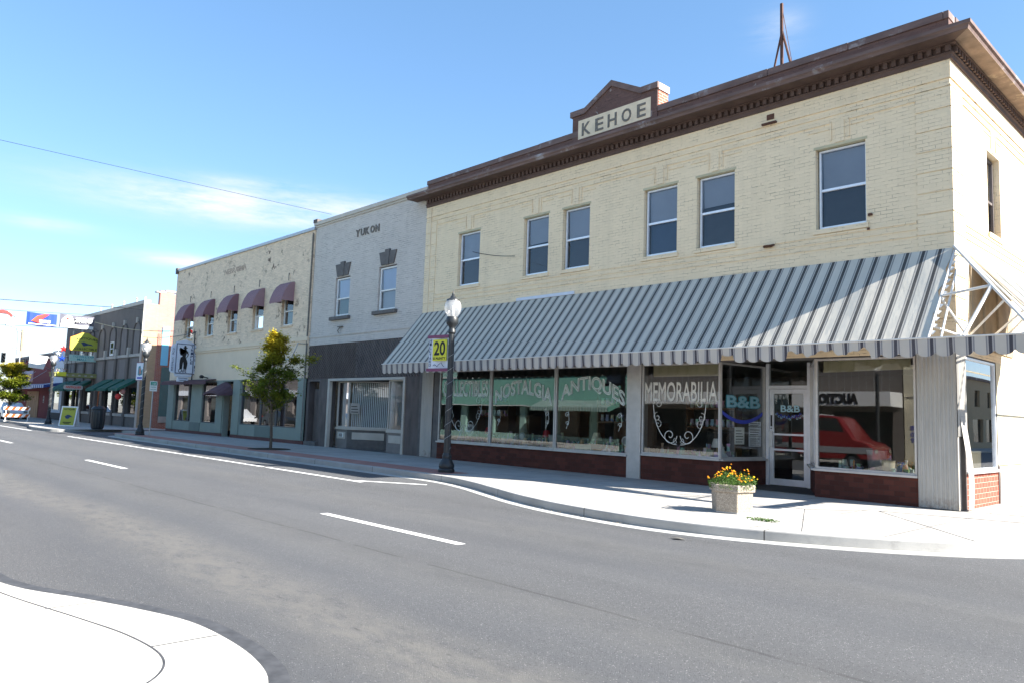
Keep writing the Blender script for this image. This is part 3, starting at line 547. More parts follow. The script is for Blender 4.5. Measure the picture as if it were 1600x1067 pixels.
# rusty lamp stubs and scars on the brick
mb = MB(); fbox(mb, F, -8.52, -8.34, 8.80, 8.93, 0, .03); fbox(mb, F, -8.62, -8.26, 8.68, 8.72, 0, .10); mb.tube([(-8.45, YF, 8.72), (-8.40, YF-.12, 8.68)], .03, 6); mb.lathe([(.10, 0), (.12, .02), (.0, .05)], -8.47, YF-.06, 5.74, 10); mb.tube([(-8.6, YF-.02, 5.76), (-8.3, YF-.1, 5.76)], .025, 6)
mb.lathe([(.05, 0), (.05, .04)], -6.18, YF-.03, 6.1, 8); mb.lathe([(.03, 0), (.03, .04)], -6.22, YF-.03, 5.8, 8); mb.build('iron_bracket', 'rust', K)
# steel mast on the roof
T = thing('roof_mast', 'rusty steel tripod mast standing on the roof above the brown cornice', 'mast', (-8.45, 17, 9.3))
mb = MB(); mb.box(-8.485, -8.425, 16.77, 16.83, 9.3, 11.95); mb.build('post', 'rust', T)
mb = MB(); mb.tube([(-8.46, 16.8, 11.2), (-8.78, 16.8, 9.8)], .024, 6); mb.tube([(-8.46, 16.8, 11.3), (-8.1, 16.8, 9.8)], .028, 6); mb.tube([(-8.44, 16.8, 11.8), (-8.14, 16.9, 9.8)], .008, 4); build_split(mb, 'brace', 'rust', T)
# ---------------- storefront of the corner shop
# bulkhead of glazed tile
mb = MB(); mb.box(-20.62, -12.5, YF-.0, YF+.22, .1, .70); mb.box(-12.05, -9.72, YF, YF+.22, .1, .76); mb.box(-7.42, -5.33, YF, YF+.22, .1, .70)
mb.loft([[(-9.72, YF, .1), (-9.72, YF, .76), (-9.94, YF+.01, .76), (-9.94, YF+.01, .1)], [(-9.50, 18.0, .1), (-9.50, 18.0, .76), (-9.72, 18, .76), (-9.72, 18, .1)]])
mb.loft([[(-7.42, YF+.01, .1), (-7.42, YF+.01, .70), (-7.22, YF+.01, .70), (-7.22, YF+.01, .1)], [(-8.36, 18.0, .1), (-8.36, 18, .70), (-8.16, 18, .70), (-8.16, 18, .1)]])
build_split(mb, 'tiled_bulkhead', 'tile', K)
mb = MB(); mb.box(KX1-.22, KX1, 16.66, 18.84, .1, .83); mb.build('tiled_bulkhead', 'tile_red', K)
mb = MB(); mb.box(KX1-.25, KX1+.02, 18.80, 18.87, .1, .93); mb.build('corner_strip', 'charcoal', K)
# piers
mb = MB(); mb.box(-12.5, -12.06, YF-.03, YF+.3, .14, 3.2); mb.build('pier', 'alu_dark', K, bevel=.01)
def corrug(mb, a, b, fr, z0, z1, per=.075, dep=.018, bend=None):
    n = int((b-a)/per*6); pts = []
    for i in range(n+1):
        u = a+(b-a)*i/n; ph = (u-a)/per % 1; d = dep if .18 < ph < .62 else 0
        pts.append((u, d))
    zs = [z0, z0+(z1-z0)*.33, z0+(z1-z0)*.66, z1] if bend else [z0, z1]
    for i in range(n):
        for j in range(len(zs)-1):
            bb = bend or (lambda z: 0)
            mb.quad(fr(pts[i][0], zs[j], pts[i][1]+bb(zs[j])), fr(pts[i+1][0], zs[j], pts[i+1][1]+bb(zs[j])), fr(pts[i+1][0], zs[j+1], pts[i+1][1]+bb(zs[j+1])), fr(pts[i][0], zs[j+1], pts[i][1]+bb(zs[j+1])))
mb = MB(); corrug(mb, -5.33, KX1, FX(YF-.05), .16, 3.2); mb.quad((KX1, YF-.05, .16), (KX1, YF+.1, .16), (KX1, YF+.1, 3.2), (KX1, YF-.05, 3.2)); mb.quad((-5.33, YF-.05, .16), (-5.33, YF+.1, .16), (-5.33, YF+.1, 3.2), (-5.33, YF-.05, 3.2))
mb.build('corrugated_cladding', 'corr_x', K, recalc=False)
mb = MB(); corrug(mb, -21.6, -20.95, FX(YF+.0), .16, 3.2, .085); mb.build('corrugated_cladding', 'corr_x', K, recalc=False)
mb = MB(); corrug(mb, YF-.05, YF+.47, FY(KX1+.012), 1.55, 3.2, .075)
mb.build('corrugated_cladding', 'corr_x', K, recalc=False)
# loose strip peeling off the corner
mb = MB(); rings = []
for k in range(15):
    z = .17+1.75*k/14; bow = .16*math.sin(math.pi*(k/14)**.8)*0+(.10+.13*math.sin(2.2*(1-k/14)+.3))*(1-(k/14)**2.); r_ = []
    for q in range(13):
        t = q/12; dd = .014*(1 if (q % 3) == 1 else 0); r_.append((KX1+.03+bow*.55+dd-.02*t, YF+.03+.40*t+bow*.2, z))
    rings.append(r_)
mb.loft(rings, closed=False, caps=False); mb.build('peeling_cladding_strip', 'corr_x', K, recalc=False)
mb = MB(); mb.box(-5.31, KX1-.002, YF-.03, YF+.47, .1, 3.2); mb.box(-20.93, -20.62, YF+.02, YF+.3, .1, 3.2, 0); mb.box(KX0, -21.62, YF+.01, YF+.3, .1, 3.2, 0); mb.box(-21.6, -20.95, YF+.03, YF+.3, .1, 3.2); build_split(mb, 'pier_core', 'sill_dark', K)
mb = MB(); mb.box(KX0, KX1-.05, YF+.03, YF+.35, 3.12, 3.3); mb.box(KX1-.3, KX1-.01, YF+.36, 18.86, 3.12, 3.3); build_split(mb, 'lintel', 'sill_dark', K)
# glazing
def shopwin(name_holes, fr, u0, u1, z0, z1, label=None, sill=True, t=.045, fm='alu_dark', glz='glass'):
    m_ = MB(); rect_frame(m_, fr, u0, u1, z0, z1, t, -.07, .0)
    if sill: fbox(m_, fr, u0-.02, u1+.02, z0-.045, z0+.002, -.10, .075)
    o = m_.build('shop_window', fm, K, bevel=.004)
    MB().quad(fr(u0+t, z0+t, -.04), fr(u1-t, z0+t, -.04), fr(u1-t, z1-t, -.04), fr(u0+t, z1-t, -.04)).build('pane', glz, o); return o
W1 = shopwin(0, F, -20.60, -17.99, .74, 3.12); W2 = shopwin(0, F, -17.97, -15.16, .74, 3.12); W3 = shopwin(0, F, -15.14, -12.50, .74, 3.12)
W4 = shopwin(0, F, -12.04, -9.74, .80, 3.12); W6 = shopwin(0, F, -7.40, -5.36, .75, 3.12)
W7 = shopwin(0, FE, 16.68, 18.78, .87, 3.12, fm='alu')
def slant(p, q):
    p = Vector((*p, 0)); q = Vector((*q, 0)); d = (q-p).normalized(); nn = Vector((d.y, -d.x, 0))
    return lambda u, v, dd: tuple(p+d*u+nn*dd+Vector((0, 0, v)))
SL = slant((-9.72, YF), (-9.50, 18.0)); W5 = shopwin(0, SL, .02, 1.79, .80, 3.12, glz='glass_soft')
SR = slant((-8.36, 18.0), (-7.42, YF)); W8 = shopwin(0, SR, .02, 2.0, .75, 3.12)
# door, transom and step
FD = FX(18.0); mb = MB(); fbox(mb, FD, -9.5, -9.42, .15, 3.2, -.1, .02); fbox(mb, FD, -8.42, -8.34, .15, 3.2, -.1, .02); fbox(mb, FD, -9.42, -8.42, 2.56, 2.64, -.1, .02)
df = mb.build('door_frame', 'alu', K, bevel=.004); MB().quad((-9.42, 18.04, 2.64), (-8.42, 18.04, 2.64), (-8.42, 18.04, 3.2), (-9.42, 18.04, 3.2)).build('transom_pane', 'glass', df)
mb = MB(); fbox(mb, FD, -9.41, -9.30, .17, 2.55, -.05, .0); fbox(mb, FD, -8.52, -8.43, .17, 2.55, -.05, .0); fbox(mb, FD, -9.30, -8.52, .17, .33, -.05, .0); fbox(mb, FD, -9.30, -8.52, 2.44, 2.55, -.05, .0); fbox(mb, FD, -9.30, -8.52, 1.02, 1.07, -.05, .01); fbox(mb, FD, -9.30, -8.52, 1.40, 1.45, -.05, .01)
dr = mb.build('door', 'alu', K, bevel=.004); MB().quad((-9.30, 18.03, .33), (-8.52, 18.03, .33), (-8.52, 18.03, 2.44), (-9.30, 18.03, 2.44)).build('pane', 'glass', dr)
mb = MB(); fbox(mb, FD, -9.40, -9.31, 1.1, 1.5, 0, .06); mb.build('handle', 'white', dr, bevel=.01); mb = MB(); fbox(mb, FD, -9.375, -9.335, 1.62, 1.9, 0, .015); mb.lathe([(.02, 0), (.02, .02)], -9.355, 17.985, 1.56, 10); mb.build('lock', 'ink', dr)
MB().box(-9.6, -7.3, 16.25, 18.0, .02, .151).build('doorstep', 'sidewalk', K)
# shop interior: floor, ceiling, back, display platform
mb = MB(); mb.quad((KX0+.1, YF+.2, .16), (KX1-.1, YF+.2, .16), (KX1-.1, 25, .16), (KX0+.1, 25, .16), 1); mb.quad((KX0+.1, YF+.2, 3.32), (KX1-.1, YF+.2, 3.32), (KX1-.1, 25, 3.32), (KX0+.1, 25, 3.32), 0); mb.quad((KX0+.1, 25, .1), (KX1-.1, 25, .1), (KX1-.1, 25, 3.4), (KX0+.1, 25, 3.4), 0); mb.quad((KX0+.1, YF+.2, .1), (KX0+.1, 25, .1), (KX0+.1, 25, 3.4), (KX0+.1, YF+.2, 3.4), 0); mb.quad((KX1-.12, 18.85, .1), (KX1-.12, 25, .1), (KX1-.12, 25, 3.4), (KX1-.12, 18.85, 3.4), 0)
mb.build('shop_interior', ['int_wall', 'int_floor'], K, recalc=False)
mb = MB(); mb.box(-20.6, -12.1, YF+.24, 17.6, .17, .68); mb.box(-12.05, -9.95, YF+.24, 17.9, .17, .7); mb.box(-7.1, -4.9, YF+.24, 17.6, .17, .66); build_split(mb, 'display_platform', 'wood', K)
# yellowed roller shades behind the glass
mb = MB(); mb.box(-7.28, -5.5, YF+.16, YF+.20, 2.86, 3.12); mb.tube([(-7.3, YF+.2, 2.86), (-5.45, YF+.2, 2.90)], .035, 8); mb.box(-11.8, -9.9, YF+.16, YF+.2, 2.83, 3.12); mb.tube([(-11.8, YF+.2, 2.83), (-9.9, YF+.2, 2.83)], .03, 8); mb.box(-4.9, -4.86, 17.1, 18.6, 2.85, 3.12)
mb.build('roller_shade', 'yellow_shade', K)
# ---------------- window lettering
GF = FX(YF+.035)
def arcw(amt, n=1): return lambda u, q: (u, q*(1-amt*0)+0)
text('COLLECTIBLES', GF, -20.42, -18.12, 2.25, 2.78, 'window_paint', W1, 0, .004, bold=-.006, outline=.034)
# arched words
def arch(depth, top=0, skew=.0): return lambda u, q: (u, (q*.62+(depth*(1-(2*u-1)**2))))
text('NOSTALGIA', GF, -17.78, -15.3, 2.0, 2.78, 'window_paint', W2, 0, .004, warp=lambda u, q: (u, q*.58+.42*(1-(2*u-1)**2)), bold=-.004, outline=.034)
text('ANTIQUES', GF, -14.95, -12.62, 1.95, 2.85, 'window_paint', W3, 0, .004, warp=lambda u, q: (u, q*.52+.48*(1-(1.9*u-.85)**2)), bold=-.004, outline=.034)
text('MEMORABILIA', GF, -11.96, -9.84, 2.17, 2.64, 'window_paint_w', W4, 0, .004, bold=.0)
text('MEMORABILIA', GF, -11.98, -9.82, 2.15, 2.66, 'window_paint_w', W4, .002, .006, outline=.012)
def scrolls(parent, cx, z, w_, h_, mat, d=.004, rad=.007):
    m_ = MB()
    for s in (-1, 1):
        m_.tube([GF(cx+s*w_*.5*math.cos(math.pi/2*t/12*.92+.05), z-h_*math.sin(math.pi/2*t/12), d) for t in range(13)], rad, 4)
        spiral(m_, GF, cx+s*w_*.40, z+h_*.02, w_*.09, 0 if s > 0 else math.pi, 1.3, d, rad*.8, s)
        spiral(m_, GF, cx+s*w_*.42, z-h_*.32, w_*.08, math.pi/2, 1.2, d, rad*.8, -s); spiral(m_, GF, cx+s*w_*.40, z-h_*.5, w_*.07, math.pi/2, 1.2, d, rad*.7, s)
        spiral(m_, GF, cx+s*w_*.17, z-h_*.78, w_*.14, 0 if s < 0 else math.pi, 1.4, d, rad, s); spiral(m_, GF, cx+s*w_*.06, z-h_*.92, w_*.05, math.pi/2, 1.1, d, rad*.7, -s)
    m_.build('painted_scroll', mat, parent)
scrolls(W4, -10.92, 2.08, 1.55, 1.0, 'window_paint_w', rad=.009); scrolls(W1, -19.25, 2.1, 1.7, 1.0, 'window_paint', rad=.006)
m_ = MB()
for cx in (-17.6, -15.5, -14.7, -12.8):
    spiral(m_, GF, cx, 1.75, .08, 0, 1.3, .004, .006); spiral(m_, GF, cx+.03, 1.5, .07, math.pi, 1.3, .004, .006, -1); m_.tube([GF(cx+.05, 1.85, .004), GF(cx+.09, 1.6, .004), GF(cx-.02, 1.35, .004)], .005, 4)
m_.build('painted_scroll', 'window_paint', W3)
GS = lambda u, v, d: SL(u, v, -.03+d)
text('B&B', GS, .24, 1.62, 2.03, 2.35, 'teal_ink', W5, 0, .003, bold=.06); text('B&B', GS, .27, 1.59, 2.045, 2.335, 'blind_teal2', W5, .004, .006, bold=.02)
m_ = MB(); prev = None
for k in range(21):
    t = k/20; u = .1+1.6*t; v = 1.70+.22*(2*t-1)**2
    if prev: m_.prism([(prev[0], prev[1]-.045), (u, v-.045), (u, v+.045), (prev[0], prev[1]+.045)], GS, 0, .004)
    prev = (u, v)
m_.build('painted_arc', 'blue_ink', W5)
GD = FX(18.025); text('B&B', GD, -9.12, -8.62, 1.98, 2.15, 'cyan_ink', dr, .0, .005, bold=.02)
m_ = MB(); m_.tube([FX(18.03)(-9.24+.027*k, 1.86+.045*math.sin(k*1.7)+.07*((k-12)/12)**2, .006) for k in range(25)], .012, 4); m_.build('painted_script', 'blue_ink', dr)
m_ = MB()
for k in range(12): spiral(m_, FX(18.03), -9.24+.06*k*1.15, 1.84+.03*math.cos(k*1.9)+.05*((k-5.5)/5.5)**2, .035, k, 1, .006, .006, 1, 10)
m_.build('painted_scroll', 'cyan_ink', dr)
# notices taped inside the slanted window
def paper(fr, u, v, w_, h_, lines, label, par=None, d=.0, c='paper', ink='ink'):
    t_ = thing('notice', label, 'notice', fr(u, v, d)); m_ = MB(); fbox(m_, fr, u, u+w_, v, v+h_, d-.002, d+.002); m_.build('sheet', c, t_)
    m_ = MB()
    for q in range(lines): fbox(m_, fr, u+w_*.1, u+w_*(.9-.25*random.random()), v+h_*(.12+.8*q/lines), v+h_*(.12+.8*q/lines)+h_*.25/lines, d+.0022, d+.0035)
    m_.build('printed_lines', ink, t_)
GI = lambda u, v, d: SL(u, v, -.06+d)
paper(GI, 1.18, 1.10, .50, .25, 4, 'lowest white notice taped inside the slanted window by the shop door'); paper(GI, 1.18, 1.36, .50, .22, 3, 'middle white notice taped inside the slanted window by the shop door'); paper(GI, 1.18, 1.60, .50, .12, 2, 'topmost white notice taped inside the slanted window by the shop door')
paper(GI, .62, 1.15, .38, .42, 5, 'cream framed picture standing in the slanted window left of the notices', c='window_paint_w', ink='lettergrey')
# ---------------- striped canvas awning over the shop
AW = MB(); y0, y1, za, zb = YF-.02, 14.57, 5.20, 3.27
ax0, ax1 = -21.75, KX1
nx = 114; rings = []
for i in range(nx+1):
    x = ax0+(ax1-ax0)*i/nx; r_ = []
    for j in range(9):
        t = j/8; rib = (x-ax0)/1.43 % 1; sag = .035*math.sin(math.pi*t)*(1-(2*rib-1)**6)*(.6+.4*math.sin(i*.7)); jag = 0
        xx = x + (.05*math.sin(j*2.7)*math.sin(math.pi*t) if i == nx else 0)
        r_.append((xx, y0+(y1-y0)*t, za+(zb-za)*t-sag))
    rings.append(r_)
AW.loft(rings, 0, closed=False, caps=False)
und = [[(p[0], p[1], p[2]-.02) for p in r_] for r_ in rings]; AW.loft(und, 1, closed=False, caps=False)
aw = AW.build('awning', ['aw_top', 'aw_under'], K, smooth=True, recalc=False)
# left gable end of the awning
m_ = MB(); m_.add([(ax0, YF, 5.18), (ax0, 14.57, 3.26), (ax0, YF, 3.26)], [(0, 1, 2)]); m_.build('awning_end', 'aw_under', aw, recalc=False)
# scalloped valance, torn in places, running on past the corner
def valance(x0, x1, y, ztop, per, drop, skip, name, mat, axis='x', torn=None):
    m_ = MB(); N_ = int(round((x1-x0)/per)); k = 8; top = []; bot = []
    for i in range(N_*k+1):
        x = x0+(x1-x0)*i/(N_*k); ph = (i % k)/k; dz = drop-.075+.075*math.sin(math.pi*ph)**.6; j = i//k
        wob = .012*math.sin(i*.9)+.01*math.sin(i*.37)
        if torn: dz = torn(x, dz)
        if axis == 'x': top.append((x, y, ztop)); bot.append((x, y+.02+wob, ztop-dz))
        else: top.append((y, x, ztop)); bot.append((y-.02-wob, x, ztop-dz))
    m_.loft([top, [((a[0]+b[0])/2, (a[1]+b[1])/2, (a[2]+b[2])/2) for a, b in zip(top, bot)], bot], 0, closed=False, caps=False)
    m_.tube([top[0], top[-1]], .016, 6, 1); return m_.build(name, [mat, 'frame_white'], aw, smooth=True, recalc=False)
def tear(x, dz):
    if -8.75 < x < -8.45: return dz*.55
    if -7.25 < x < -5.6: return dz*(.62+.16*math.sin(x*9)+.06*math.sin(x*31))
    return dz
valance(ax0, -2.98, 14.56, 3.27, .302, .33, None, 'valance', 'aw_val', torn=tear)
stripy = stripes('grey_striped_side_valance', (.50, .51, .50), [(.055, (.27, .28, .31)), (.022, (.10, .11, .13))], .302, 1)
valance(14.57, 17.2, -2.98, 3.27, .29, .30, None, 'side_valance', stripy, axis='y')
# bare frame at the torn corner
m_ = MB()
hipA, hipB = Vector((KX1+.02, YF-.04, 5.22)), Vector((-2.98, 14.57, 3.28))
def L3(t): return hipA.lerp(hipB, t)
m_.tube([hipA, hipB], .032, 8); m_.tube([hipA+Vector((.02, .08, .0)), hipB+Vector((.1, .10, .03))], .022, 8)
m_.tube([(KX1+.03, YF-.04, 5.15), (KX1+.02, 14.57, 3.27)], .024, 8); m_.tube([(KX1+.10, YF-.1, 4.9), (KX1+.22, 14.6, 3.28)], .02, 8)
mid = L3(.5); m_.tube([(KX1+.03, 15.28, 4.12), mid], .026, 8); m_.tube([mid, (-4.05, 14.6, 3.28)], .032, 8)
m_.tube([(KX1+.03, 15.25, 4.08), (-4.3, 16.0, 3.3)], .024, 8); m_.tube([(KX1+.03, 14.8, 3.5), (-4.2, 15.9, 3.32)], .022, 8)
m_.tube([(KX1+.02, YF+.05, 3.32), (-3.0, 14.6, 3.3)], .02, 8); m_.tube([(KX1+.03, 16.6, 3.4), L3(.66)], .02, 8)
m_.tube([(KX1+.03, 17.6, 3.35), L3(.75)+Vector((.1, .3, 0))], .02, 8); m_.tube([(KX1+.03, 18.6, 3.4), (-3.3, 15.8, 3.8)], .02, 8)
m_.tube([(-2.98, 14.57, 3.28), (-2.98, 30, 3.28)], .022, 8); m_.tube([(KX1+.02, YF+.6, 3.34), (-2.98, YF+.6, 3.34)], .018, 8)
for yy in (17.2, 18.6, 20.0): m_.tube([(KX1+.02, yy, 5.2), (-2.98, yy, 3.3)], .026, 8)
m_.tube([(KX1+.02, 17.2, 5.15), (KX1+.02, 24, 5.15)], .02, 8)
build_split(m_, 'frame_tube', 'frame_white', aw)
m_ = MB(); q0 = Vector((KX1+.0, 16.1, 5.05)); q1 = Vector((KX1+.0, 14.6, 3.3))
for k in range(14):
    p = q0.lerp(q1, k/13); m_.add([p, p+Vector((.10, .02, -.03)), p+Vector((.05, -.02, -.10)), p+Vector((-.02, -.01, -.09))], [(0, 1, 2, 3)])
m_.build('torn_lacing', 'white', aw, recalc=False)
# the cloth left on the side street, sagging and frayed
m_ = MB(); rings = []
for i in range(19):
    y = 17.25+i*.16; r_ = []
    lim = 1 if i < 14 else max(.25, 1-.17*(i-13)+.05*math.sin(i*3))
    for j in range(8):
        t = j/7*lim; r_.append((KX1+.02+(1.62*t), y+(.12*math.sin(t*9) if i == 18 else 0), 5.19-1.9*t-.05*math.sin(math.pi*t)*(1+.5*math.sin(i))))
    rings.append(r_)
m_.loft(rings, 0, closed=False, caps=False); m_.loft([[(p[0]-.01, p[1], p[2]-.015) for p in r_] for r_ in rings], 1, closed=False, caps=False)
m_.build('side_awning_cloth', ['aw_side', 'aw_under'], aw, recalc=False)
m_ = MB(); m_.box(KX1-.01, KX1+.03, 17.15, 20.2, 3.35, 5.1, 0); m_.box(KX1+.03, KX1+.07, 17.9, 17.98, 3.35, 4.9, 0); m_.box(KX1+.03, KX1+.07, 18.9, 18.98, 3.35, 4.9, 0)
m_.build('bare_boarding', 'wood', K)
# weathered patch where an older sign sat above the awning
m_ = MB(); fbox(m_, F, -16.9, -14.5, 5.21, 5.30, 0, .03); m_.build('old_sign_strip', 'sign_white', K)
# ================================================================== grey brick neighbour (YUKON)
U = thing('brick_building', 'narrow two storey grey painted brick shop building marked YUKON beside the cream corner building', 'building', (-26, 18, 0))
UX0, UX1 = -29.90, -21.75; FU = FX(YF+.05)
uw = [(-28.0, -26.86, 5.52, 7.16), (-24.78, -23.58, 5.52, 7.24)]
mb = MB(); wall(mb, FU, UX0, UX1, 4.42, 9.62, uw, .16); mb.quad((UX0, YF+.05, 0), (UX0, 44, 0), (UX0, 44, 9.6), (UX0, YF+.05, 9.6)); mb.build('wall', 'grey_brick', U, recalc=False)
mb = MB(); fbox(mb, FU, UX0, UX1, 4.72, 4.80, -.01, .05); fbox(mb, FU, UX0, UX1, 4.40, 4.72, -.01, .02); mb.build('belt_course', 'grey_brick', U)
mb = MB(); fbox(mb, FU, UX0-.05, UX1-.0, 9.62, 9.70, -.3, .05); fbox(mb, FU, UX0-.06, UX1-.0, 9.70, 9.86, -.3, .10); mb.build('coping', 'beige_trim', U, bevel=.01)
mb = MB(); fbox(mb, FU, UX0-.10, UX0+.25, 9.82, 9.98, -.3, .12); mb.build('coping_corner', 'charcoal', U, bevel=.01)
MB().box(UX0, UX1, YF+.4, 44, 9.2, 9.4).build('roof', 'far_grey', U)
for a, b, c, d in uw:
    sash_window(U, FU, a+.04, b-.04, c+.02, d-.04, .46, upper='blind_bright', lower='blind_teal' if a < -26 else 'blind', rec=.10, t=.06, fm='white')
    mb = MB(); cx = (a+b)/2; mb.prism([(cx-.42, d+.04), (cx+.42, d+.04), (cx+.58, d+.56), (cx-.58, d+.56)], FU, -.01, .05); mb.prism([(cx-.11, d+.03), (cx+.11, d+.03), (cx+.16, d+.64), (cx-.16, d+.64)], FU, .0, .075); mb.build('stone_lintel', 'sill_dark', U, bevel=.01)
    mb = MB(); fbox(mb, FU, a-.18, b+.16, c-.16, c-.02, -.02, .14); mb.build('window_sill', 'sill_dark', U, bevel=.015)
for ch, x0, x1 in (('Y', -26.6, -26.28), ('U', -26.22, -25.95), ('K', -25.9, -25.6), ('O', -25.52, -25.22), ('N', -25.16, -24.88)): text(ch, FU, x0, x1, 8.70, 9.0, 'lettergrey', U, -.01, .03, 'letter', bold=.03)
mb = MB(); fbox(mb, FU, -27.55, -27.2, 5.05, 5.09, 0, .08); mb.tube([(-27.4, YF+.05, 5.1), (-27.38, YF-.1, 4.9), (-27.45, YF, 4.82)], .02, 6); mb.build('iron_bracket', 'lettergrey', U)
# boarded band: diagonal battens meeting in the middle
mb = MB(); fbox(mb, FU, UX0, UX1, 2.96, 4.40, -.25, -.01); xm = -26.1
for s in (-1, 1):
    k = 0
    while k < 40:
        # each batten is a diagonal clipped to the band
        x0 = xm+s*(-1.4+k*.165); pts = []
        zb0, zb1 = 2.98, 4.38; xa, xb = x0, x0+s*1.25
        lim = UX0 if s < 0 else UX1
        def cl(x, z, xo, zo): return x, z
        def clipx(xa, za, xb, zb, xv): t = (xv-xa)/(xb-xa); return xv, za+(zb-za)*t
        A, B = (xa, zb0), (xb, zb1)
        A, B = (xa, zb1), (xb, zb0)
        if (A[0]-xm)*s < 0:
            if (B[0]-xm)*s < 0: k += 1; continue
            A = clipx(*A, *B, xm+s*.012)
        if (B[0]-lim)*s > 0:
            if (A[0]-lim)*s > 0: k += 1; continue
            B = clipx(*A, *B, lim)
        mb.prism([(A[0], A[1]), (A[0]+s*.02, A[1]+.01), (B[0]+s*.02, B[1]+.01), (B[0], B[1])], FU, -.012, .016)
        k += 1
mb.build('boarded_fascia', 'charcoal', U)
mb = MB(); wall(mb, FU, UX0, UX1, .1, 2.955, [(-29.72, -28.86, .1, 2.86), (-28.1, -22.66, .1, 2.955)], .35); mb.build('lower_wall', 'charcoal', U, recalc=False)
mb = MB(); fbox(mb, FU, -29.66, -28.9, .32, 2.55, -.3, -.24); dr2 = mb.build('door', 'charcoal', U, bevel=.01); mb = MB(); mb.lathe([(.03, 0), (.04, .03), (.0, .06)], -29.0, YF+.22, 1.25, 8); mb.build('handle', 'rust', dr2)
mb = MB(); fbox(mb, FU, -29.8, -28.8, .1, .32, -.3, .10); mb.build('doorstep', 'sill_dark', U, bevel=.015)
mb = MB(); fbox(mb, FU, -28.1, -27.96, .12, 2.96, -.1, .05); fbox(mb, FU, -22.76, -22.64, .12, 2.96, -.1, .05); fbox(mb, FU, -27.96, -22.76, 2.86, 2.96, -.1, .05); mb.build('shopfront_frame', 'beige_trim', U, bevel=.006)
pa = (-27.88, YF+.37); pb = (-26.9, YF+.30); pc = (-25.2, YF+1.25); pd = (-23.85, YF+.14); pe = (-22.8, YF+.14)
S1 = slant(pa, pb); S2 = slant(pb, pc); S3 = slant(pd, pe); S4 = slant((-23.84, YF+1.5), pd)
for i, (S_, w_) in enumerate(((S1, .98), (S2, 1.94), (S3, 1.05), (S4, 1.36))):
    mb = MB(); rect_frame(mb, S_, 0, w_, .98, 2.86, .05, -.06, .0); wn = mb.build('shop_window', 'beige_trim' if i != 1 else 'alu_dark', U); MB().quad(S_(.05, 1.02, -.03), S_(w_-.05, 1.02, -.03), S_(w_-.05, 2.82, -.03), S_(.05, 2.82, -.03)).build('pane', 'glass', wn)
    mb = MB(); fbox(mb, S_, 0, w_, .12, .98, -.10, -.005, 0); fbox(mb, S_, 0, w_, .90, .985, -.1, .05, 1); fbox(mb, S_, w_*.12, w_*.86, .52, .80, -.02, .01, 1); mb.build('bulkhead', ['sill_dark' if i == 1 else 'charcoal_l', 'beige_trim'], U)
    m_ = MB(); u = .07
    while u < w_-.08: m_.prism([(u, .0), (u+.075, .02)], lambda a, b, d, S_=S_: S_(a, 1.02 if d < 0 else 2.8, -.16+b*2.0), -1, 1) if 0 else m_.quad(S_(u, 1.02, -.18), S_(u+.075, 1.02, -.14), S_(u+.075, 2.8, -.14), S_(u, 2.8, -.18)); u += .085
    m_.build('vertical_blind', 'slat', wn, recalc=False)
mb = MB(); fbox(mb, S1, .30, .70, .58, .76, .012, .03, 0); 
for q in range(4): fbox(mb, S1, .35+.08*q, .40+.08*q, .60, .74, .03, .034, 1)
mb.build('vent_grille', ['white', 'sill_dark'], U)
mb = MB(); mb.box(-27.95, -22.78, YF+1.6, YF+1.7, .1, 2.96); mb.box(-27.95, -22.78, YF+.1, YF+1.7, 2.9, 2.95); mb.box(-27.95, -22.7, YF+.08, YF+1.7, .09, .148); mb.build('entrance_recess', 'charcoal', U)
paper(S2, .1, 1.55, .42, .42, 3, 'small grey notice taped in the middle blinded window of the grey building', c='stone_l'); 
# ================================================================== worn cream neighbour with plum awnings
B3 = thing('brick_building', 'long two storey worn cream brick building with five plum window awnings', 'building', (-38, 18, 0))
NX0, NX1 = -46.25, -29.92; FN = FX(YF)
nw = [(-44.45, -43.25), (-41.52, -40.38), (-38.55, -37.42), (-35.66, -34.48), (-32.64, -31.5)]
mb = MB(); wall(mb, FN, NX0, NX1, 4.80, 9.52, [(a, b, 5.42, 6.95) for a, b in nw], .2); mb.quad((NX0, YF, 0), (NX0, 42, 0), (NX0, 42, 9.5), (NX0, YF, 9.5)); mb.quad((NX1, YF, 4.8), (NX1, 42, 4.8), (NX1, 42, 9.5), (NX1, YF, 9.5)); mb.build('wall', 'neb_brick', B3, recalc=False)
MB().box(NX0+.05, NX1-.05, YF+.3, 42, 9.1, 9.3).build('roof', 'far_grey', B3)
mb = MB(); fbox(mb, FN, NX0-.06, NX1+.06, 9.52, 9.66, -.3, .07); mb.build('coping', 'steel', B3, bevel=.01)
mb = MB(); fbox(mb, FN, NX0-.08, NX0+.2, 9.4, 9.74, -.25, .1); mb.build('coping_corner', 'charcoal', B3)
mb = MB(); fbox(mb, FN, NX0, NX1, 4.62, 4.80, -.3, .09); fbox(mb, FN, NX0, NX1, 4.52, 4.62, -.3, .05); mb.build('ledge', 'neb_panel', B3)
mb = MB(); fbox(mb, FN, NX0, NX1, 3.02, 4.52, -.3, .0); mb.build('sign_band', 'neb_panel', B3)
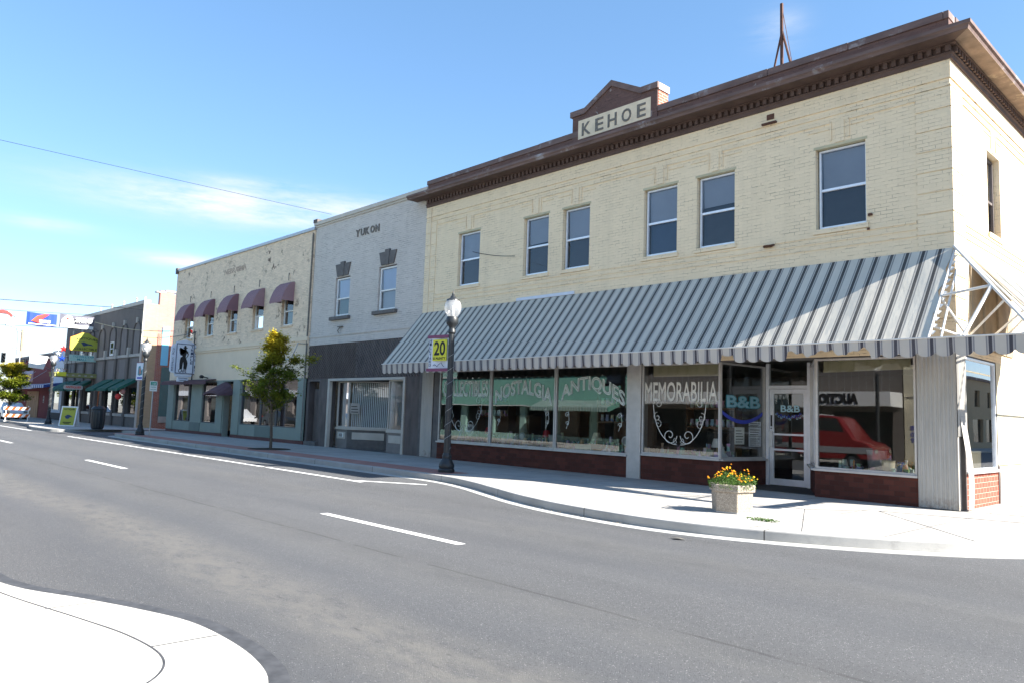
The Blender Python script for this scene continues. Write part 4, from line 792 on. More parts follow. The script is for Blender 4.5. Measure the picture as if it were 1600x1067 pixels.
for i, (a, b) in enumerate(nw):
    sash_window(B3, FN, a+.04, b-.04, 5.44, 6.9, .45, upper='blind_dark', lower='blind_teal' if i > 2 else 'blind_dark', fm='white', t=.06, rec=.15)
    mb = MB(); fbox(mb, FN, a-.05, b+.05, 5.34, 5.42, -.05, .06); mb.build('window_sill', 'neb_brick', B3)
    # curved cloth hood
    m_ = MB(); prof = [(0, 7.38), (.12, 7.36), (.30, 7.20), (.45, 6.95), (.56, 6.66), (.60, 6.48)]
    m_.loft([[(x, YF-.01-o_, z_) for o_, z_ in prof] for x in (a-.02, b+.02)], closed=False, caps=False)
    for x in (a-.02, b+.02): m_.add([(x, YF-.01-o_, z_) for o_, z_ in prof]+[(x, YF-.01, 6.48)], [tuple(range(len(prof)+1))])
    k = 8; tp = [(a-.02+(b-a+.04)*q/(k*4), YF-.61, 6.48) for q in range(k*4+1)]; bt = [(p[0], p[1]-.003, 6.48-.12+.04*abs(math.sin(math.pi*q/4))) for q, p in enumerate(tp)]; m_.loft([tp, bt], closed=False, caps=False)
    m_.build('window_awning', 'maroon_str', B3, recalc=False)
    mb = MB(); fbox(mb, FN, (a+b)/2-.12, (a+b)/2+.12, 7.42, 7.75, -.02, .012, 0); fbox(mb, FN, (a+b)/2-.02, (a+b)/2+.02, 7.5, 7.85, -.02, .03, 1); mb.build('keystone', ['neb_brick', 'sill_dark'], B3)
text('NEBRASKA', FN, -39.4, -36.7, 8.55, 8.85, 'faded_red', B3, -.01, .008, 'faded_lettering', bold=.03)
# shopfront
oh = [(-45.25, -42.75, .78, 2.95), (-41.25, -39.35, .78, 2.95), (-38.35, -37.35, .12, 2.95), (-36.4, -32.62+2.0, .12, 3.0)]
mb = MB(); wall(mb, FN, NX0, NX1, .1, 3.02, [oh[0], (-41.25, -39.35, .78, 2.95), oh[2], (-36.4, -30.62, .82, 3.0)], .3); mb.build('shopfront_wall', 'teal_wall', B3, recalc=False)
mb = MB()
for a, b in ((NX0, -38.36), (-37.34, NX1)): fbox(mb, FN, a, b, .1, .30, -.2, .02)
build_split(mb, 'base_course', 'maroon_base', B3)
mb = MB()
for x in (NX0, -45.7, -39.25, -38.62, -37.3, -36.75, -30.55, -30.2): pass
for a, b in ((NX0+.02, -45.3), (-39.2, -38.45), (-37.25, -36.45), (-30.58, -29.97)): fbox(mb, FN, a, b, .31, 3.0, -.0, .045)
build_split(mb, 'pilaster', 'teal_wall', B3, bevel=.01)
mb = MB(); fbox(mb, FN, -42.72, -41.28, .31, .76, .0, .03); fbox(mb, FN, -34.6, -33.0, .31, .80, .0, .03); build_split(mb, 'shopfront_panel', 'teal_dark', B3)
for a, b, c, d in (oh[0], oh[1], (-36.4, -34.3, .82, 3.0), (-32.7, -30.62, .82, 3.0), (-34.28, -32.72, .82, 3.0)):
    mb = MB(); rect_frame(mb, FN, a, b, c, d, .05, -.14, -.06)
    if a == -45.25: fbox(mb, FN, -43.3, -43.15, c, d, -.14, -.04)
    wn = mb.build('shop_window', 'sill_dark', B3); MB().quad(FN(a+.05, c+.05, -.1), FN(b-.05, c+.05, -.1), FN(b-.05, d-.05, -.1), FN(a+.05, d-.05, -.1)).build('pane', 'glass', wn)
    m_ = MB(); fbox(m_, FN, a+.1, a+.55, c, d-.05, -.32, -.28); m_.build('curtain', 'maroon', wn)
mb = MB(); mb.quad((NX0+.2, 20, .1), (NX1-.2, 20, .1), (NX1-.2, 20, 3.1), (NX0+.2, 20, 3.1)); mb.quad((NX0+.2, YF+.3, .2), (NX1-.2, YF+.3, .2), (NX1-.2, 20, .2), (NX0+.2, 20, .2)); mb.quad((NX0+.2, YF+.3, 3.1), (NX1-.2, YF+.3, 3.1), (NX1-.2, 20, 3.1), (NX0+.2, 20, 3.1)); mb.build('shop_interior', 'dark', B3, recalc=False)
mb = MB(); fbox(mb, FN, -38.3, -37.4, .15, 2.6, -.6, -.52); dr3 = mb.build('door', 'wood_red', B3, bevel=.01); mb = MB(); fbox(mb, FN, -37.6, -37.55, 1.1, 1.5, -.5, -.47); mb.build('handle', 'alu', dr3)
mb = MB(); m_ = mb; m_.prism([(0, 3.10), (.55, 2.98), (.55, 2.80), (.53, 2.80), (.53, 2.96), (0, 3.06)], lambda a, b, d: (d, YF-.01-a, b), -45.95, -39.5); m_.build('shade_awning', 'maroon', B3)
m_ = MB(); rings = []
for q in range(9):
    a = math.pi*q/8; rings.append([(-38.28-1.0*math.cos(a), YF-.01, 2.25+.68*math.sin(a)), (-38.28-1.0*math.cos(a), YF-.75, 2.2+.25*math.sin(a)), (-38.28-1.0*math.cos(a), YF-.76, 2.1+.22*math.sin(a))])
m_.loft(rings, closed=False, caps=False); m_.build('door_awning', 'maroon', B3, recalc=False)
mb = MB(); mb.tube([(-30.2, YF, 4.5), (-30.2, YF-.35, 4.5), (-30.3, YF-.42, 4.2), (-30.6, YF-.42, 3.85), (-31.7, YF-.40, 3.78)], .025, 6); mb.lathe([(.05, -.05), (.09, .08), (.03, .12)], -31.8, YF-.4, 3.7, 8); mb.build('gooseneck_lamp', 'steel', B3)
mb = MB(); mb.tube([(-40.6, YF, 3.15), (-40.6, YF-.3, 3.22)], .03, 6); mb.lathe([(.10, -.08), (.13, .04), (.05, .1)], -40.6, YF-.35, 3.2, 8); mb.build('flood_lamp', 'black', B3)
mb = MB()
for q in range(7): mb.tube([(-43.6, YF-.04, 3.3+q*.13), (-42.9, YF-.04, 3.3+q*.13)], .02, 4)
build_split(mb, 'louvre_vent', 'sill_dark', B3)
mb = MB(); mb.tube([(-42.55, YF-.12, 3.05), (-42.55, YF-.12, 5.75)], .035, 8); mb.build('sign_pole', 'black', B3)
# roof clutter
mb = MB(); mb.lathe([(.05, 0), (.05, .25), (.09, .27), (.0, .34)], -31.5, 17.0, 9.55, 8); mb.lathe([(.03, 0), (.03, .2)], -30.9, 17.2, 9.55, 8); mb.build('vent_pipe', 'steel', B3)
# ---- hanging cafe sign
CS = thing('hanging_sign', 'white hanging cafe sign with black silhouette of a woman holding a tray', 'sign', (-42.6, YF, 4.2)); CXs = -42.6
FC = FY(CXs); k0 = 15.0
mb = MB(); fbox(mb, FC, 15.12, 16.10, 3.38, 5.02, -.09, .09, 0); mb.prism([(15.12, 5.02), (16.10, 5.02), (16.02, 5.12), (15.85, 5.17), (15.62, 5.24), (15.38, 5.16), (15.15, 5.12)], FC, -.08, .08, 0)
mb.prism([(15.2, 3.22), (16.0, 3.22), (16.1, 3.37), (15.12, 3.37)], FC, -.07, .07, 0)
mb.build('sign_box', 'sign_white', CS, bevel=.01)
mb = MB(); mb.prism([(14.87, 3.52), (14.95, 3.42), (15.11, 3.42), (15.11, 4.98), (14.95, 4.95), (14.89, 4.8)], FC, -.06, .06); mb.prism([(16.11, 3.40), (16.25, 3.42), (16.29, 4.95), (16.11, 4.98)], FC, -.06, .06); mb.build('side_panel', 'sign_white', CS)
mb = MB(); fbox(mb, FC, 15.30, 15.9, 2.95, 3.20, -.05, .05); mb.build('lower_panel', 'sign_white', CS)
mb = MB(); rect_frame(mb, FC, 15.13, 16.09, 3.39, 5.01, .035, .088, .10); mb.build('border', 'navy', CS)
sil = [(0.43,.97),(.50,.985),(.56,.97),(.575,.925),(.65,.90),(.575,.875),(.585,.83),(.62,.79),(.69,.745),(.73,.66),(.72,.60),(.64,.535),(.58,.50),(.64,.44),(.69,.36),(.70,.28),(.665,.11),(.63,.085),(.67,.04),(.60,.04),(.55,.075),(.48,.06),(.44,.09),(.46,.19),(.45,.30),(.43,.375),(.40,.26),(.375,.07),(.33,.045),(.25,.02),(.22,.05),(.26,.085),(.22,.10),(.205,.28),(.215,.43),(.26,.53),(.34,.57),(.37,.62),(.36,.665),(.27,.66),(.235,.70),(.20,.76),(.19,.82),(.235,.87),(.175,.90),(.13,.84),(.16,.78),(.18,.68),(.24,.62),(.34,.635),(.385,.60)]
sil = [(0.44,.965),(.50,.985),(.555,.965),(.57,.92),(.65,.905),(.65,.885),(.575,.875),(.585,.82),(.63,.785),(.70,.74),(.735,.665),(.72,.60),(.64,.535),(.60,.50),(.60,.54),(.67,.61),(.675,.66),(.62,.70),(.585,.63),(.565,.56),(.60,.49),(.66,.42),(.70,.34),(.695,.28),(.665,.12),(.62,.095),(.60,.10),(.52,.10),(.45,.12),(.46,.19),(.45,.30),(.43,.375),(.405,.26),(.38,.09),(.22,.09),(.205,.28),(.215,.43),(.255,.53),(.345,.565),(.38,.62),(.36,.675),(.27,.645),(.235,.69),(.215,.76),(.235,.865),(.185,.90),(.135,.835),(.17,.79),(.185,.68),(.235,.61),(.33,.63),(.40,.72),(.43,.80),(.43,.87),(.37,.885),(.375,.905),(.43,.92)]
mb = MB(); mb.prism([(15.17+a*.86, 3.50+b*1.45) for a, b in sil], FC, .091, .096); mb.build('silhouette', 'ink', CS)
text('CAFE', FC, 15.30, 15.74, 3.45, 3.64, 'ink', CS, .091, .097, bold=.02)
def vtext(s, fr, u0, u1, z0, z1, mat, par, d0, d1, bold=.0):
    h = (z1-z0)/len(s)
    for i, ch in enumerate(s):
        if ch != ' ': text(ch, fr, u0, u1, z1-(i+.88)*h, z1-(i+.08)*h, mat, par, d0, d1, 'letter', bold=bold)
vtext('TRIPLE', FC, 15.91, 16.04, 3.9, 4.95, 'navy', CS, .091, .097, .02)
vtext('OUR COFFEE', FC, 14.95, 15.05, 3.5, 4.75, 'navy', CS, .061, .066); vtext('DINE IN', FC, 16.15, 16.23, 3.5, 4.85, 'navy', CS, .061, .066)
mb = MB(); mb.tube([FC(15.36+.02*k, 3.14+.03*math.sin(k*1.9), .055) for k in range(25)], .008, 4); mb.tube([FC(15.42+.02*k, 3.02+.03*math.sin(k*2.3), .055) for k in range(19)], .01, 4); mb.build('script_lettering', 'ink', CS)
mb = MB(); mb.tube([(CXs, 16.2, 5.05), (CXs, 15.1, 5.05)], .025, 6); mb.tube([(CXs, 16.2, 3.38), (CXs, 16.05, 3.38)], .025, 6); mb.tube([(CXs, 16.19, 5.75), (CXs, 15.2, 5.12)], .008, 4); mb.build('bracket', 'black', CS)
# ================================================================== gap: side of taupe arched building and beyond
Gb = thing('arched_building', 'taupe two storey building with tall arched windows and dark green awnings', 'building', (-60, 18, 0))
GX0, GX1 = -70.3, -51.5; FG = FX(YF)
wx = [-52.65, -55.25, -57.75, -60.3, -62.9, -65.4, -67.9]
lo = [(-69.3, -67.2), (-66.9, -65.0), (-64.0, -62.1), (-58.95, -57.05), (-56.35, -54.5), (-53.8, -51.95)]
mb = MB(); wall(mb, FG, GX0, GX1, .1, 8.1, [(a, b, .98, 2.75) for a, b in lo]+[(-61.0, -59.9, .12, 2.6)]+[(c-.55, c+.55, 4.9, 6.2) for c in wx], .25); mb.build('wall', 'far_grey', Gb, recalc=False)
mb = MB(); mb.box(GX0, GX1, YF-.04, YF+.3, 8.1, 8.34); 
mb.build('cornice', 'beige_trim', Gb); 
for i, c in enumerate(wx):
    m_ = MB(); pts = [(c-.62, 4.9)]+[(c-.62*math.cos(math.pi*q/10), 6.25+.72*math.sin(math.pi*q/10)) for q in range(11)]+[(c+.62, 4.9)]
    m_.prism(pts, FG, .005, .015); m_.build('window_infill', 'far_grey_l', Gb)
    m_ = MB(); m_.tube([FG(p[0]+(p[0]-c)*.12, p[1], .03) for p in pts], .06, 6); m_.build('arch_moulding', 'far_trim', Gb)
    m_ = MB(); fbox(m_, FG, c-.12, c+.12, 6.9, 7.25, 0, .12); m_.build('keystone', 'stone_l', Gb)
    m_ = MB(); fbox(m_, FG, c-1.42, c-1.18, .1, 4.7, 0, .10, 0); fbox(m_, FG, c-1.45, c-1.15, 4.7, 5.35, 0, .16, 1); m_.build('pilaster', ['far_trim', 'stone_l'], Gb)
    m_ = MB(); fbox(m_, FG, c-.62, c+.62, 2.95, 4.6, .002, .012); m_.build('upper_panel', 'far_grey_l', Gb)
for c in (wx[2], wx[4], wx[5]):
    m_ = MB(); rect_frame(m_, FG, c-.4, c+.4, 4.95, 5.9, .07, .01, .05); fbox(m_, FG, c-.4, c+.4, 5.4, 5.46, .01, .05); o = m_.build('window', 'white', Gb); MB().quad(FG(c-.36, 4.98, .03), FG(c+.36, 4.98, .03), FG(c+.36, 5.86, .03), FG(c-.36, 5.86, .03)).build('pane', 'car_glass', o)
mb = MB(); fbox(mb, FG, GX0, GX1, 4.72, 4.9, -.0, .07); mb.build('belt_course', 'stone_l', Gb)
for a, b in lo:
    m_ = MB(); rect_frame(m_, FG, a, b, .98, 2.75, .06, -.16, -.05); o = m_.build('shop_window', 'far_trim', Gb); MB().quad(FG(a, .98, -.1), FG(b, .98, -.1), FG(b, 2.75, -.1), FG(a, 2.75, -.1)).build('pane', 'glass', o)
    m_ = MB(); fbox(m_, FG, a-.05, b+.05, .80, .98, -.02, .06); m_.build('window_sill', 'stone_l', Gb)
    m_ = MB(); pr = [(0, 3.25), (.95, 2.62), (1.0, 2.42), (.98, 2.42)]; 
    m_.prism([(0, 3.3), (1.15, 2.60), (1.15, 2.44), (1.12, 2.44), (0, 3.1)], lambda p, q, d: (d, YF-.02-p, q), a-.02, b+.02); m_.build('canvas_awning', 'green_aw', Gb)
mb = MB(); fbox(mb, FG, -60.95, -59.95, .15, 2.55, -.22, -.16); dr4 = mb.build('door', 'wood_red', Gb); m_ = MB(); fbox(m_, FG, -60.6, -60.3, .5, 2.3, -.16, -.15); m_.build('pane', 'car_glass', dr4)
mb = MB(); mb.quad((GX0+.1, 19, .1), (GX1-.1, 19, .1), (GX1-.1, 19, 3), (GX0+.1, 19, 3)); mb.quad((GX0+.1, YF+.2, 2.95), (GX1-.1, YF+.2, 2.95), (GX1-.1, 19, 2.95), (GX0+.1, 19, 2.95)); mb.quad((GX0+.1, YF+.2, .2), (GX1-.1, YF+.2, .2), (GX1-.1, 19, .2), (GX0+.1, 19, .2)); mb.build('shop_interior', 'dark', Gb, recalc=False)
mb = MB(); mb.box(GX1-.3, GX1+.01, YF+.01, YF+.85, .1, 8.1, 0); mb.box(GX1-.3, GX1+.012, YF+.851, 30, .1, 8.9, 1); mb.box(GX1-.3, GX1+.011, YF+.852, YF+1.7, 8.9, 9.05, 1); mb.box(GX0, GX1-.3, YF+.5, 30, 7.7, 7.9, 1); mb.quad((GX0, YF, 0), (GX0, 30, 0), (GX0, 30, 8), (GX0, YF, 8), 0)
mb.build('side_wall', ['tan_brick', 'pink_brick'], Gb)
mb = MB(); mb.box(GX1-.34, GX1+.03, YF+.6, YF+1.2, 8.9, 8.98); mb.box(GX1-.34, GX1+.03, YF+1.2, 30, 9.0, 9.12); mb.build('side_coping', 'stone_l', Gb)
mb = MB(); mb.box(GX1+.013, GX1+.06, YF+.9, 22, .1, 6.2); mb.build('red_side_wall', 'red_brick', Gb)
mb = MB(); mb.box(GX1+.061, GX1+.09, YF+1.15, YF+1.6, 4.2, 6.7); mb.build('sky_blue_panel', 'sky_blue', Gb)
mb = MB(); mb.box(GX1+.061, GX1+.10, YF+1.25, 22, .7, 4.1, 0); mb.box(GX1+.10, GX1+.12, YF+1.25, 22, .5, .9, 1); mb.build('dark_side_window', ['blind_teal', 'stone_l'], Gb)
mb = MB(); mb.box(GX1-.05, GX1+.07, YF-.12, YF-.02, .1, 8.5); mb.build('drain_pipe', 'beige_trim', Gb)
mb = MB()
for q in range(4): mb.lathe([(.06, 0), (.06, .3), (.1, .32), (0, .4)], -54-q*2.7, YF+.2, 8.34, 8)
build_split(mb, 'roof_cap', 'stone_l', Gb)
# marquee ledge over the doorway
mb = MB(); mb.box(-62.5, -61.0, 13.5, YF, 3.42, 3.66); mb.box(-62.5, -60.95, 13.44, YF, 3.66, 3.72); mb.build('marquee', 'olive', Gb, bevel=.01)
mb = MB()
for q in range(6): fbox(mb, FY(-60.99), 14.2+q*.4, 14.35+q*.4, 3.5, 3.6, 0, .01)
build_split(mb, 'marquee_lamp', 'stone_l', Gb)
# ---- hanging signs of the arched building
Y1 = thing('projecting_sign', 'large lime yellow shaped sign lettered ANTIQUES COLLECTIBLES above the marquee', 'sign', (-61.5, 15.4, 6)); FY1 = FY(-61.5)
shp = [(14.50, 5.35), (14.42, 5.5), (14.42, 6.27), (14.8, 6.45), (15.15, 6.65), (15.55, 6.65), (15.9, 6.42), (16.38, 6.2), (16.38, 5.35)]
shp2 = [(15.4+(a-15.4)*1.025, 6+(b-6)*1.035) for a, b in shp]
mb = MB(); mb.prism(shp2, FY1, -.06, .03); mb.build('border', 'orange', Y1); mb = MB(); mb.prism(shp, FY1, .03, .05); mb.build('sign_face', 'yellow_green', Y1)
text('ANTIQUES', FY1, 14.75, 16.2, 6.03, 6.32, 'ink', Y1, .05, .056, warp=lambda u, q: (u, q*.6+.4*(1-(2*u-1)**2)), bold=.02); text('COLLECTIBLES', FY1, 14.7, 16.3, 5.42, 5.58, 'ink', Y1, .05, .056, bold=.02)
mb = MB(); mb.prism([(15.1, 5.95), (15.3, 6.0), (15.5, 5.9), (15.8, 5.85), (15.95, 5.75), (15.6, 5.78), (15.3, 5.68), (15.2, 5.8)], FY1, .05, .056); mb.build('bird_emblem', 'navy', Y1)
mb = MB(); mb.tube([(-61.53, 16.2, 6.9), (-61.53, 14.6, 6.3)], .02, 5); mb.build('bracket', 'black', Y1)
Y2 = thing('projecting_sign', 'pale teal sign reading TO HILLYARD MALL below the lime sign', 'sign', (-61.5, 15.4, 4.8))
mb = MB(); fbox(mb, FY1, 14.45, 16.35, 4.6, 5.05, -.05, .04); mb.build('sign_face', 'pale_teal_sign', Y2, bevel=.01); text('TO HILLYARD', FY1, 14.65, 16.25, 4.86, 5.0, 'teal_ink', Y2, .041, .046, bold=.01); text('MALL', FY1, 14.95, 15.6, 4.65, 4.80, 'teal_ink', Y2, .041, .046, bold=.01)
mb = MB(); mb.tube([(-61.5, 14.6, 3.72), (-61.5, 14.6, 4.6)], .02, 5); mb.tube([(-61.5, 16.1, 3.72), (-61.5, 16.1, 4.6)], .02, 5); mb.tube([(-61.5, 14.8, 4.3), (-61.5, 16.1, 4.55)], .012, 5); mb.build('bracket', 'black', Y2)
Y3 = thing('hanging_sign', 'small brown edged ANTIQUES sign hanging under the marquee', 'sign', (-60.6, 14.6, 2.7)); FY3 = FY(-60.6)
mb = MB(); mb.prism([(14.05, 2.6), (14.12, 2.53), (15.18, 2.53), (15.26, 2.6), (15.26, 2.76), (15.18, 2.84), (14.12, 2.84), (14.05, 2.76)], FY3, -.03, .03); mb.build('sign_face', 'stone_l', Y3); text('ANTIQUES', FY3, 14.16, 15.14, 2.6, 2.77, 'red', Y3, .031, .036, bold=.03)
mb = MB(); mb.tube([(-60.6, 14.2, 2.84), (-60.9, 14.2, 3.42)], .01, 4); mb.tube([(-60.6, 15.1, 2.84), (-60.9, 15.1, 3.42)], .01, 4); build_split(mb, 'chain', 'black', Y3)
FB = thing('flower_box', 'yellow flower box with orange blooms on the marquee end', 'flower box', (-61, 13.9, 3.7))
mb = MB(); mb.box(-61.2, -60.85, 13.65, 14.2, 3.45, 3.74); mb.build('box', 'yellow', FB, bevel=.01)
mb = MB()
for q in range(60):
    x, y, z = random.uniform(-61.2, -60.85), random.uniform(13.6, 14.25), random.uniform(3.72, 3.98); a = random.random()*6; mb.add([(x, y, z), (x+.06*math.cos(a), y+.06*math.sin(a), z+.03), (x, y, z+.07)], [(0, 1, 2)], q % 3)
mb.build('blooms', ['orange', 'white', 'leaf3'], FB, recalc=False)
# hanging stars
def star(y, z, r, mat, label):
    m_ = MB(); pts = [(r*(1 if q % 2 == 0 else .45)*math.sin(math.pi*q/5), r*(1 if q % 2 == 0 else .45)*math.cos(math.pi*q/5)) for q in range(10)]
    n = 10; fr = FY(-61.9); m_.add([fr(y+a, z+b, 0) for a, b in pts]+[fr(y, z, .12), fr(y, z, -.12)], [(i, (i+1) % n, n) for i in range(n)]+[((i+1) % n, i, n+1) for i in range(n)])
    m_.tube([(-61.9, y, z+r*.9), (-61.9, y+.05, z+r+.5)], .008, 4)
    return tag(m_.build('star_ornament', mat), label, 'star', 'star ornaments by the sign')
star(14.13, 5.42, .28, 'red', 'red five pointed star ornament hanging left of the lime sign'); star(14.08, 4.72, .27, 'deep_blue', 'blue five pointed star ornament hanging under the red star'); star(13.82, 5.05, .2, 'white', 'small white star ornament between the red and the blue one')
tag(MB().lathe([(0, -.22), (.15, -.15), (.2, 0), (.15, .14), (0, .2)], -52.5, 15.3, 2.1, 12).build('paper_lantern', 'red', smooth=True), 'lower bright red round lantern hanging below the green awning', 'lantern', 'red lanterns under the green awning')
tag(MB().lathe([(0, -.2), (.13, -.13), (.18, 0), (.13, .12), (0, .18)], -52.2, 15.45, 2.42, 12).build('paper_lantern', 'pink_brick', smooth=True), 'upper pinkish round lantern hanging below the green awning', 'lantern', 'red lanterns under the green awning')
# ---- white and red buildings further on
Wb = thing('clapboard_building', 'small white clapboard shop front with blue striped awning beyond the taupe building', 'building', (-72.4, 18, 0))
mb = MB(); wall(mb, FG, -74.4, -70.32, .1, 5.85, [(-73.6, -70.9, .9, 2.7)], .2); z = 3.2
while z < 5.7: fbox(mb, FG, -74.4, -70.33, z, z+.015, 0, .012); z += .22
mb.build('wall', 'white_wall', Wb, recalc=False); mb = MB(); fbox(mb, FG, -74.45, -70.33, .1, .72, 0, .02); mb.build('bulkhead', 'far_trim', Wb)
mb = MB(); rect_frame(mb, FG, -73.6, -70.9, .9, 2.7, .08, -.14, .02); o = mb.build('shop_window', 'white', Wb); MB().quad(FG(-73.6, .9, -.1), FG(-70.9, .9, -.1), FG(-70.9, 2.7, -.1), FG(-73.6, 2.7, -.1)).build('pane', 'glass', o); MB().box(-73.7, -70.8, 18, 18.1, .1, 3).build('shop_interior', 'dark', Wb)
mb = MB(); mb.box(-74.4, -70.34, YF+.02, 30, 5.6, 5.9); mb.build('roof', 'far_grey', Wb)
m_ = MB(); m_.prism([(0, 3.2), (1.3, 2.95), (1.3, 2.72), (0, 3.0)], lambda p, q, d: (d, YF-.02-p, q), -74.4, -70.35); m_.build('canvas_awning', 'blue_str', Wb)
Rb = thing('stucco_building', 'dark red single storey building with boarded up doorway', 'building', (-81, 18, 0))
mb = MB(); mb.box(-89, -74.42, YF, 30, .1, 5.6); mb.build('wall', 'red_wall', Rb); mb = MB(); mb.box(-89.1, -74.42, YF-.05, YF+.3, 5.6, 5.8); 
for q in range(20): mb.box(-88.8+q*.72, -88.55+q*.72, YF-.08, YF-.02, 5.3+.1*math.sin(q*2), 5.62)
mb.build('roof_edge', 'far_grey_l', Rb)
m_ = MB(); fbox(m_, FG, -82.4, -77.9, .15, 2.5, 0, .05); 
for q in range(6): fbox(m_, FG, -82.3+q*.75, -82.28+q*.75, .15, 2.5, .05, .06)
m_.build('boarding', 'plywood', Rb)
m_ = MB(); m_.prism([(0, 3.15), (1.3, 2.95), (1.3, 2.65), (0, 2.95)], lambda p, q, d: (d, YF-.02-p, q), -86, -74.45); m_.build('flat_canopy', 'lavender', Rb)
m_ = MB(); fbox(m_, FG, -85.3, -80.7, 3.4, 4.4, 0, .05, 0); fbox(m_, FG, -85.3, -80.7, 4.1, 4.4, .05, .06, 1); m_.build('faded_sign', ['pink_brick', 'lavender'], Rb)
for i, x in enumerate((-83.6, -76.4)): paper(FG, x, 1.5, .4, .6, 2, ('left' if i == 0 else 'right')+' white notice on the dark red wall beside the boarding', c='stone_l')
m_ = MB(); m_.tube([(-76, YF, 4.3), (-78, YF-1.3, 3.0)], .02, 4); m_.tube([(-80, YF, 4.3), (-82, YF-1.3, 3.0)], .02, 4); build_split(m_, 'canopy_rod', 'steel', Rb)
Ws = thing('projecting_sign', 'large blank white projecting sign over the pavement before the red building', 'sign', (-66, 13.5, 4.5)); fr = FY(-66)
mb = MB(); mb.prism([(12.83, 4.13), (13.83, 4.02), (14.09, 5.0), (12.88, 5.12)], fr, -.06, .06); mb.build('sign_face', 'white', Ws); mb = MB(); mb.tube([(-66, 14.0, 4.9), (-68, 16.2, 5.2)], .03, 5); mb.tube([(-66, 14.0, 4.2), (-68, 16.2, 3.2)], .02, 5); mb.build('bracket', 'steel', Ws)
# ================================================================== street lamps
def lamp(x, y, label, z0=.15, banner=True):
    T = thing('street_lamp', label, 'street lamp', (x, y, z0), 'black lamp posts along the kerb')
    mb = MB(); mb.lathe([(.215, 0), (.22, .06), (.19, .10), (.205, .14), (.20, .20), (.15, .30), (.115, .36), (.125, .40), (.12, .44), (.095, .50)], x, y, z0, 16); mb.build('base', 'black', T, smooth=True)
    mb = MB(); mb.lathe([(.092, .48), (.088, 1.6), (.078, 3.3), (.072, 3.75)], x, y, z0, 24, flute=.07); mb.build('post', 'black', T)
    mb = MB(); mb.lathe([(.075, 3.60), (.105, 3.64), (.10, 3.70), (.08, 3.74), (.09, 3.80), (.15, 3.86), (.165, 3.92), (.16, 4.02), (.14, 4.06)], x, y, z0, 20); mb.build('collar', 'black', T, smooth=True)
    mb = MB(); mb.lathe([(.12, 4.06), (.19, 4.16), (.225, 4.28), (.215, 4.40), (.17, 4.50)], x, y, z0, 20); mb.build('globe', 'lamp_glass', T, smooth=True)
    mb = MB(); mb.lathe([(.05, 4.05), (.05, 4.35), (.0, 4.4)], x, y, z0, 10); mb.build('bulb', 'white', T, smooth=True)
    mb = MB(); mb.lathe([(.18, 4.48), (.17, 4.52), (.09, 4.56), (.07, 4.60), (.035, 4.64), (.04, 4.67), (.015, 4.72), (.0, 4.80)], x, y, z0, 14); mb.build('finial', 'black', T, smooth=True)
    if banner:
        mb = MB()
        for z in (3.57, 2.66): mb.tube([(x, y, z0+z), (x-.82, y-.12, z0+z)], .014, 5)
        build_split(mb, 'banner_arm', 'plum', T)
    m_ = MB(); pts = [(x+.094*math.cos(k*.8), y+.094*math.sin(k*.8), z0+.6+k*.045) for k in range(62)]; m_.tube(pts, .005, 4, cap=False); m_.build('light_string', 'steel', T)
    return T
L1 = lamp(-15.57, 12.58, 'black lamp post carrying the yellow 20 banner, nearest to the camera')
L2 = lamp(-39.43, 12.6, 'black lamp post carrying a picture banner beside the small green and white sign')
L3 = lamp(-57.0, 12.5, 'black lamp post without banner left of the standing lime sign board', banner=False)
L4 = lamp(-76.5, 12.6, 'farthest black lamp post, its top above the yellowing tree at the left edge', banner=False)
bn = thing('lamp_banner', 'white lamp banner with yellow 20 IS PLENTY plate and HILLYARD down its side', 'banner', (-15.57, 12.4, 3.2)); fb = slant((-16.37, 12.46), (-15.66, 12.57))
y0_, y1_ = 0., .71
mb = MB(); 
rings = [[fb(y0_+(y1_-y0_)*t/6, z, .03*math.sin(t*1.1)) for t in range(7)] for z in (2.84, 3.05, 3.35, 3.68)]; mb.loft(rings, closed=False, caps=False); mb.build('cloth', 'sign_white', bn, recalc=False)
mb = MB(); fbox(mb, fb, y0_-.02, y1_+.02, 3.66, 3.74, -.03, .045); fbox(mb, fb, y0_-.04, y1_+.02, 2.78, 2.86, -.03, .045); mb.build('pocket_bar', 'plum', bn)
mb = MB(); fbox(mb, fb, y0_+.18, y1_-.03, 3.06, 3.62, .03, .045); mb.build('yellow_plate', 'yellow', bn); text('20', fb, y0_+.23, y1_-.08, 3.20, 3.57, 'ink', bn, .045, .05, bold=.02); text('IS PLENTY', fb, y0_+.21, y1_-.06, 3.09, 3.155, 'ink', bn, .045, .05, bold=.02)
vtext('HILLYARD', fb, y0_+.05, y0_+.12, 2.9, 3.64, 'navy', bn, .035, .042)
mb = MB(); mb.tube([fb(y0_+.2+t*.05, 2.93+.03*math.sin(t*1.3)+(.05 if 3 < t < 7 else 0), .042) for t in range(9)], .008, 4); mb.build('emblem_sketch', 'navy', bn)
b2 = thing('lamp_banner', 'white lamp banner with a small dark and pink picture on the second lamp post', 'banner', (-39.43, 12.4, 3.2)); fb2_ = slant((-40.23, 12.48), (-39.52, 12.59)); fb2 = lambda u, v, d: fb2_(u-11.78, v, d)
mb = MB(); fbox(mb, fb2, 11.78, 12.48, 2.84, 3.68, -.01, .02); mb.build('cloth', 'sign_white', b2)
